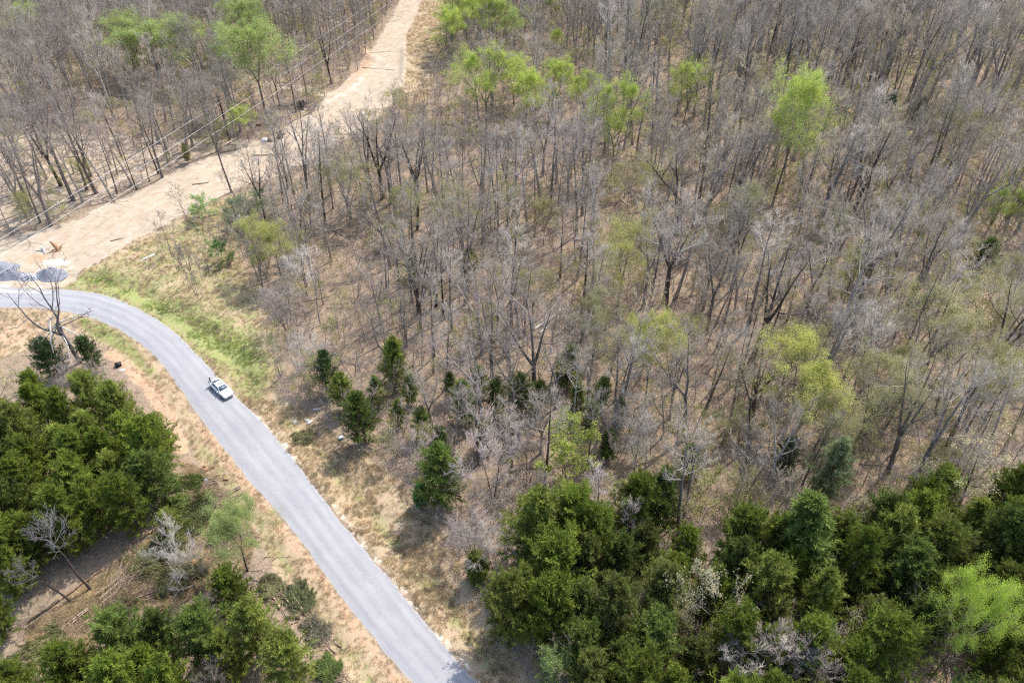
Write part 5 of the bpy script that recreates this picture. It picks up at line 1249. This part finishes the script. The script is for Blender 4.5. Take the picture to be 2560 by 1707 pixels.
# ------------------------------------------------------------------ car
def car():
    M_PAINT = plain('white_car_paint', (0.78, 0.79, 0.82), 0.25, 0.0, spec=0.5); M_GLASS = plain('dark_car_glass', (0.03, 0.035, 0.045), 0.06, spec=0.8)
    M_WS = plain('windscreen_glass', (0.10, 0.13, 0.17), 0.05, spec=0.9)
    M_TYRE = plain('tyre_rubber', (0.02, 0.02, 0.02), 0.9); M_RIM = plain('alloy_rim', (0.5, 0.5, 0.52), 0.3, 0.9)
    M_LAMP = plain('lamp_lens', (0.7, 0.72, 0.75), 0.1, spec=0.8); M_RED = plain('red_lens', (0.35, 0.01, 0.01), 0.2); M_GRILLE = plain('dark_grille', (0.03, 0.03, 0.03), 0.5)
    a, b2 = P(541, 936), P(592, 990); hd = math.atan2(b2.y - a.y, b2.x - a.x)
    p = P(556, 978); e = link('parked_car', None, loc=(p.x, p.y, 0.035), rot=(0, 0, hd + R(3)))
    xs = [-2.36, -2.28, -2.05, -1.6, -1.35, -0.9, 0.0, 0.9, 1.35, 1.75, 2.1, 2.3, 2.37]
    hw = [0.62, 0.78, 0.87, 0.90, 0.91, 0.91, 0.91, 0.91, 0.91, 0.89, 0.83, 0.70, 0.52]
    top = [0.82, 0.95, 1.00, 1.00, 0.98, 0.96, 0.95, 0.95, 0.93, 0.88, 0.81, 0.72, 0.62]
    bot = [0.40, 0.32, 0.26, 0.22, 0.2, 0.2, 0.2, 0.2, 0.2, 0.22, 0.24, 0.28, 0.36]
    ring = []
    for x, w, t, b0 in zip(xs, hw, top, bot):
        sec = [(0, b0), (w * 0.8, b0), (w * 0.98, b0 + 0.1), (w, b0 + (t - b0) * 0.55), (w * 0.95, t - 0.1), (w * 0.84, t - 0.015), (w * 0.5, t + 0.015), (0, t + 0.025)]
        ring.append([(x, y, z) for y, z in sec] + [(x, -y, z) for y, z in sec[-2:0:-1]])
    V = [q for r_ in ring for q in r_]; k = len(ring[0])
    Q = [(i * k + j, i * k + (j + 1) % k, (i + 1) * k + (j + 1) % k, (i + 1) * k + j) for i in range(len(xs) - 1) for j in range(k)]
    n0 = len(V); V += [(xs[0] - 0.02, 0, 0.6), (xs[-1] + 0.02, 0, 0.5)]
    T = [(n0, (j + 1) % k, j) for j in range(k)] + [(n0 + 1, (len(xs) - 1) * k + j, (len(xs) - 1) * k + (j + 1) % k) for j in range(k)]
    me = mesh_np('body', V, T, Q, [M_PAINT], None, True); bm = bmesh.new(); bm.from_mesh(me); bmesh.ops.recalc_face_normals(bm, faces=bm.faces); bm.to_mesh(me); bm.free()
    body = link('body', me, e); sm = body.modifiers.new('smooth', 'SUBSURF'); sm.levels = sm.render_levels = 1
    # cabin: lower ring at the belt, upper ring at the roof
    lo = [(-1.98, 0.68), (1.05, 0.76)]; hi = [(-0.80, 0.55), (0.18, 0.58)]; zl, zh = 0.93, 1.42
    cv = [(lo[0][0], -lo[0][1], zl), (lo[1][0], -lo[1][1], zl), (lo[1][0], lo[1][1], zl), (lo[0][0], lo[0][1], zl), (hi[0][0], -hi[0][1], zh), (hi[1][0], -hi[1][1], zh), (hi[1][0], hi[1][1], zh), (hi[0][0], hi[0][1], zh)]
    cab = mesh_np('cabin', cv, None, [(3, 2, 1, 0), (4, 5, 6, 7), (0, 1, 5, 4), (1, 2, 6, 5), (2, 3, 7, 6), (3, 0, 4, 7)], [M_PAINT])
    co = link('cabin', cab, e); bv = co.modifiers.new('round', 'BEVEL'); bv.width = 0.09; bv.segments = 3
    def pane(name, c4, mat, inset=0.06, out=0.012, rng_=(0, 1)):
        c = [Vector(q) for q in c4]; nrm = (c[1] - c[0]).cross(c[3] - c[0]).normalized()
        def bil(u, v): return c[0].lerp(c[1], u).lerp(c[3].lerp(c[2], u), v)
        us = (rng_[0] + inset, rng_[1] - inset); pts = []
        for s_ in (0.002, out): pts += [bil(u, v) + nrm * s_ for u, v in ((us[0], 0.1), (us[1], 0.1), (us[1], 0.88), (us[0], 0.88))]
        link(name, mesh_np(name, [tuple(q) for q in pts], None, [(3, 2, 1, 0), (4, 5, 6, 7), (0, 1, 5, 4), (1, 2, 6, 5), (2, 3, 7, 6), (3, 0, 4, 7)], [mat]), e)
    pane('windscreen', (cv[1], cv[2], cv[6], cv[5]), M_WS); pane('rear_window', (cv[3], cv[0], cv[4], cv[7]), M_GLASS)
    for r_ in ((0.02, 0.5), (0.5, 0.98)):
        pane('side_window', (cv[0], cv[1], cv[5], cv[4]), M_GLASS, 0.03, 0.012, r_); pane('side_window', (cv[2], cv[3], cv[7], cv[6]), M_GLASS, 0.03, 0.012, r_)
    m = MB(); m.box((-0.15, 0, 1.43), (0.16, 0.72, 0.02)); link('sunroof', m.mesh('sunroof', [M_GLASS]), e)
    for x in (-1.42, 1.45):
        for y in (-0.86, 0.86):
            w = link('wheel', None, e, loc=(x, y, 0.325))
            m = MB(); m.tube([(0, -0.1, 0), (0, 0.1, 0)], [0.325, 0.325], 20); link('tyre', m.mesh('tyre', [M_TYRE]), w)
            m = MB(); m.tube([(0, -0.112, 0), (0, 0.112, 0)], [0.21, 0.21], 14); link('rim', m.mesh('rim', [M_RIM]), w)
    for y in (-0.62, 0.62):
        m = MB(); m.box((2.22, y, 0.70), (0.16, 0.34, 0.12), -0.35 if y > 0 else 0.35); link('headlight', m.mesh('headlight', [M_LAMP]), e)
        m = MB(); m.box((-2.29, y, 0.82), (0.1, 0.34, 0.14)); link('tail_light', m.mesh('tail_light', [M_RED]), e)
        m = MB(); m.box((0.72, y * 1.58, 1.0), (0.12, 0.2, 0.13), 0, 0.8); link('wing_mirror', m.mesh('wing_mirror', [M_PAINT]), e)
    m = MB(); m.box((2.345, 0, 0.52), (0.08, 0.8, 0.14)); link('grille', m.mesh('grille', [M_GRILLE]), e)
    for x in (-0.5, 0.5):
        for y in (-0.915, 0.915):
            m = MB(); m.box((x - 0.35, y, 0.80), (0.16, 0.03, 0.03)); link('door_handle', m.mesh('door_handle', [M_PAINT]), e)
    tag(e, 'white four door car stopped on the right edge of the road', 'car'); mark('the white car', p)
car()

# ------------------------------------------------------------------ person beside the car
def person():
    p = P(531, 966); e = link('person', None, loc=(p.x, p.y, 0.045), rot=(0, 0, R(-20)))
    J = {'pel': (0, 0, 0.96, .15), 'wst': (0, 0, 1.08, .13), 'chs': (0, .01, 1.28, .16), 'nck': (0, .01, 1.46, .06), 'jaw': (0, .03, 1.56, .075), 'crn': (0, .02, 1.68, .095)}
    E = [('pel', 'wst'), ('wst', 'chs'), ('chs', 'nck'), ('nck', 'jaw'), ('jaw', 'crn')]
    for s, n in ((1, 'r'), (-1, 'l')):
        J |= {'hip' + n: (.10 * s, 0, .88, .10), 'kne' + n: (.12 * s, .03 if s > 0 else .12, .48, .065), 'ank' + n: (.13 * s, 0 if s > 0 else -.02, .08, .045), 'toe' + n: (.15 * s, .17 if s > 0 else .15, .04, .04)}
        E += [('pel', 'hip' + n), ('hip' + n, 'kne' + n), ('kne' + n, 'ank' + n), ('ank' + n, 'toe' + n)]
        J |= {'sho' + n: (.19 * s, 0, 1.41, .065)}
        if s > 0: J |= {'elb' + n: (.30, .14, 1.16, .045), 'wri' + n: (.42, .38, 1.12, .03), 'plm' + n: (.45, .46, 1.12, .032)}; fd = Vector((.25, .95, 0))
        else: J |= {'elb' + n: (-.27, .02, 1.14, .045), 'wri' + n: (-.22, .26, 1.10, .03), 'plm' + n: (-.20, .34, 1.11, .032)}; fd = Vector((.15, .98, .1))
        E += [('chs', 'sho' + n), ('sho' + n, 'elb' + n), ('elb' + n, 'wri' + n), ('wri' + n, 'plm' + n)]
        pl = Vector(J['plm' + n][:3]); sd = fd.normalized().cross(Vector((0, 0, 1)))
        for i, (o_, L) in enumerate(((-.030, .075), (-.011, .085), (.010, .082), (.030, .065))):
            q1 = pl + sd * o_ + fd.normalized() * (.03 + L * .5); q2 = q1 + (fd.normalized() + Vector((0, 0, -.7))).normalized() * L * .55
            J[f'fa{n}{i}'] = (*q1, .009); J[f'fb{n}{i}'] = (*q2, .008); E += [('plm' + n, f'fa{n}{i}'), (f'fa{n}{i}', f'fb{n}{i}')]
        q1 = pl + sd * (-.045 * s) + Vector((0, 0, -.02)); q2 = q1 + fd.normalized() * .04
        J['ta' + n] = (*q1, .010); J['tb' + n] = (*q2, .009); E += [('wri' + n, 'ta' + n), ('ta' + n, 'tb' + n)]
    keys = list(J); me = bpy.data.meshes.new('body'); me.from_pydata([J[k][:3] for k in keys], [(keys.index(a), keys.index(b)) for a, b in E], [])
    o = link('body', me, e); o.modifiers.new('skin', 'SKIN')
    for i, k in enumerate(keys): me.skin_vertices[0].data[i].radius = (J[k][3],) * 2
    me.skin_vertices[0].data[0].use_root = True
    ss = o.modifiers.new('sub', 'SUBSURF'); ss.levels = ss.render_levels = 1
    dg = bpy.context.evaluated_depsgraph_get(); nm = bpy.data.meshes.new_from_object(o.evaluated_get(dg)); o.modifiers.clear(); o.data = nm; nm.name = 'body'
    mats = [plain('skin', (0.45, 0.28, 0.2), 0.6), plain('grey_shirt', (0.34, 0.36, 0.40), 0.85), plain('dark_trousers', (0.045, 0.045, 0.055), 0.9), plain('dark_shoes', (0.03, 0.028, 0.026), 0.7)]
    nm.materials.clear(); [nm.materials.append(q) for q in mats]
    for f in nm.polygons:
        c = f.center; arm = abs(c.x) > 0.16 or (c.y > 0.16 and c.z > 0.9)
        f.material_index = 3 if c.z < 0.10 else 2 if c.z < 0.98 and not (arm and c.z > 0.9) else (0 if c.z > 1.45 or c.y > 0.22 else 1); f.use_smooth = True
    m = MB(); rr = np.array([0.02, .085, .112, .115, .10]); m.tube([(0, .0, 1.80), (0, .0, 1.785), (0, 0, 1.745), (0, -.01, 1.69), (0, -.02, 1.62)], rr, 12); link('hair', m.mesh('hair', [plain('dark_hair', (0.03, 0.022, 0.018), 0.7)], True), e)
    for s in (-1, 1):
        m = MB(); m.tube([(.036 * s, .105, 1.66), (.036 * s, .118, 1.66)], [.012, .008], 8); link('eye', m.mesh('eye', [M_BLACK], True), e)
        m = MB(); m.tube([(.095 * s, .015, 1.62), (.108 * s, .005, 1.66)], [.018, .02], 6); link('ear', m.mesh('ear', [mats[0]], True), e)
    m = MB(); m.tube([(0, .10, 1.655), (0, .132, 1.615)], [.010, .018], 6); link('nose', m.mesh('nose', [mats[0]], True), e)
    m = MB(); m.box((0, .098, 1.575), (.05, .02, .012)); link('mouth', m.mesh('mouth', [plain('lips', (0.4, 0.16, 0.14), 0.5)]), e)
    tag(e, 'person in grey shirt and dark trousers standing behind the white car', 'person')
person()

# ------------------------------------------------------------------ labels of the unnamed trees, told apart by what stands nearest
ORD = ['nearest', 'second nearest', 'third nearest', 'fourth nearest', 'fifth nearest', 'sixth nearest', 'seventh nearest', 'eighth nearest', 'ninth nearest', 'tenth nearest', 'eleventh nearest', 'twelfth nearest']
ORD += [f'{w} nearest' for w in ('thirteenth', 'fourteenth', 'fifteenth', 'sixteenth', 'seventeenth', 'eighteenth', 'nineteenth', 'twentieth', 'twenty-first', 'twenty-second', 'twenty-third', 'twenty-fourth')]
def by_landmark(items, what, marks):
    """items: (object, x, y, look); label = look + rank among its like on one side of the nearest landmark"""
    sect = {}
    for o, x, y, look in items:
        ph, q = min(marks.items(), key=lambda kv: (kv[1].x - x) ** 2 + (kv[1].y - y) ** 2)
        dx, dy = x - q.x, y - q.y
        side = ('right of' if dx > 0 else 'left of') if abs(dx) > abs(dy) else ('behind' if dy > 0 else 'in front of')
        sect.setdefault((ph, side), []).append((math.hypot(dx, dy), o, look))
    for (ph, side), v in sect.items():
        v.sort(key=lambda t: t[0])
        for i, (_, o, look) in enumerate(v):
            lw = look.split()
            while True:
                o['label'] = f"{' '.join(lw)} {what}, {ORD[min(i, len(ORD) - 1)]} {side} {ph}".strip()
                if len(o['label'].split()) <= 16 or not lw: break
                lw = lw[1:]
            if i >= len(ORD): print('LABEL OVERFLOW', ph, side, i)
items = []
for e, x, y, h, form, bark in BT:
    e['category'] = 'bare tree'; e['group'] = 'leafless trees of the wood'
    items.append((e, x, y, ('tall ' if h > 17 else 'low ' if h < 11 else '') + bark + ' ' + form.split()[0]))
by_landmark(items, 'bare tree', LANDMARKS)
by_landmark(BUDS, 'budding tree', LANDMARKS)
named_c = {k: v for k, v in LANDMARKS.items() if len(k.split()) <= 8}
items = []
for e, p, var, h in CED:
    if 'label' in e: continue
    e['category'] = 'cedar'; e['group'] = 'red cedars'
    items.append((e, p.x, p.y, ('tall ' if h > 11.4 else 'low ' if h < 9.4 else '') + cedar_form[var]))
by_landmark(items, 'cedar', named_c)
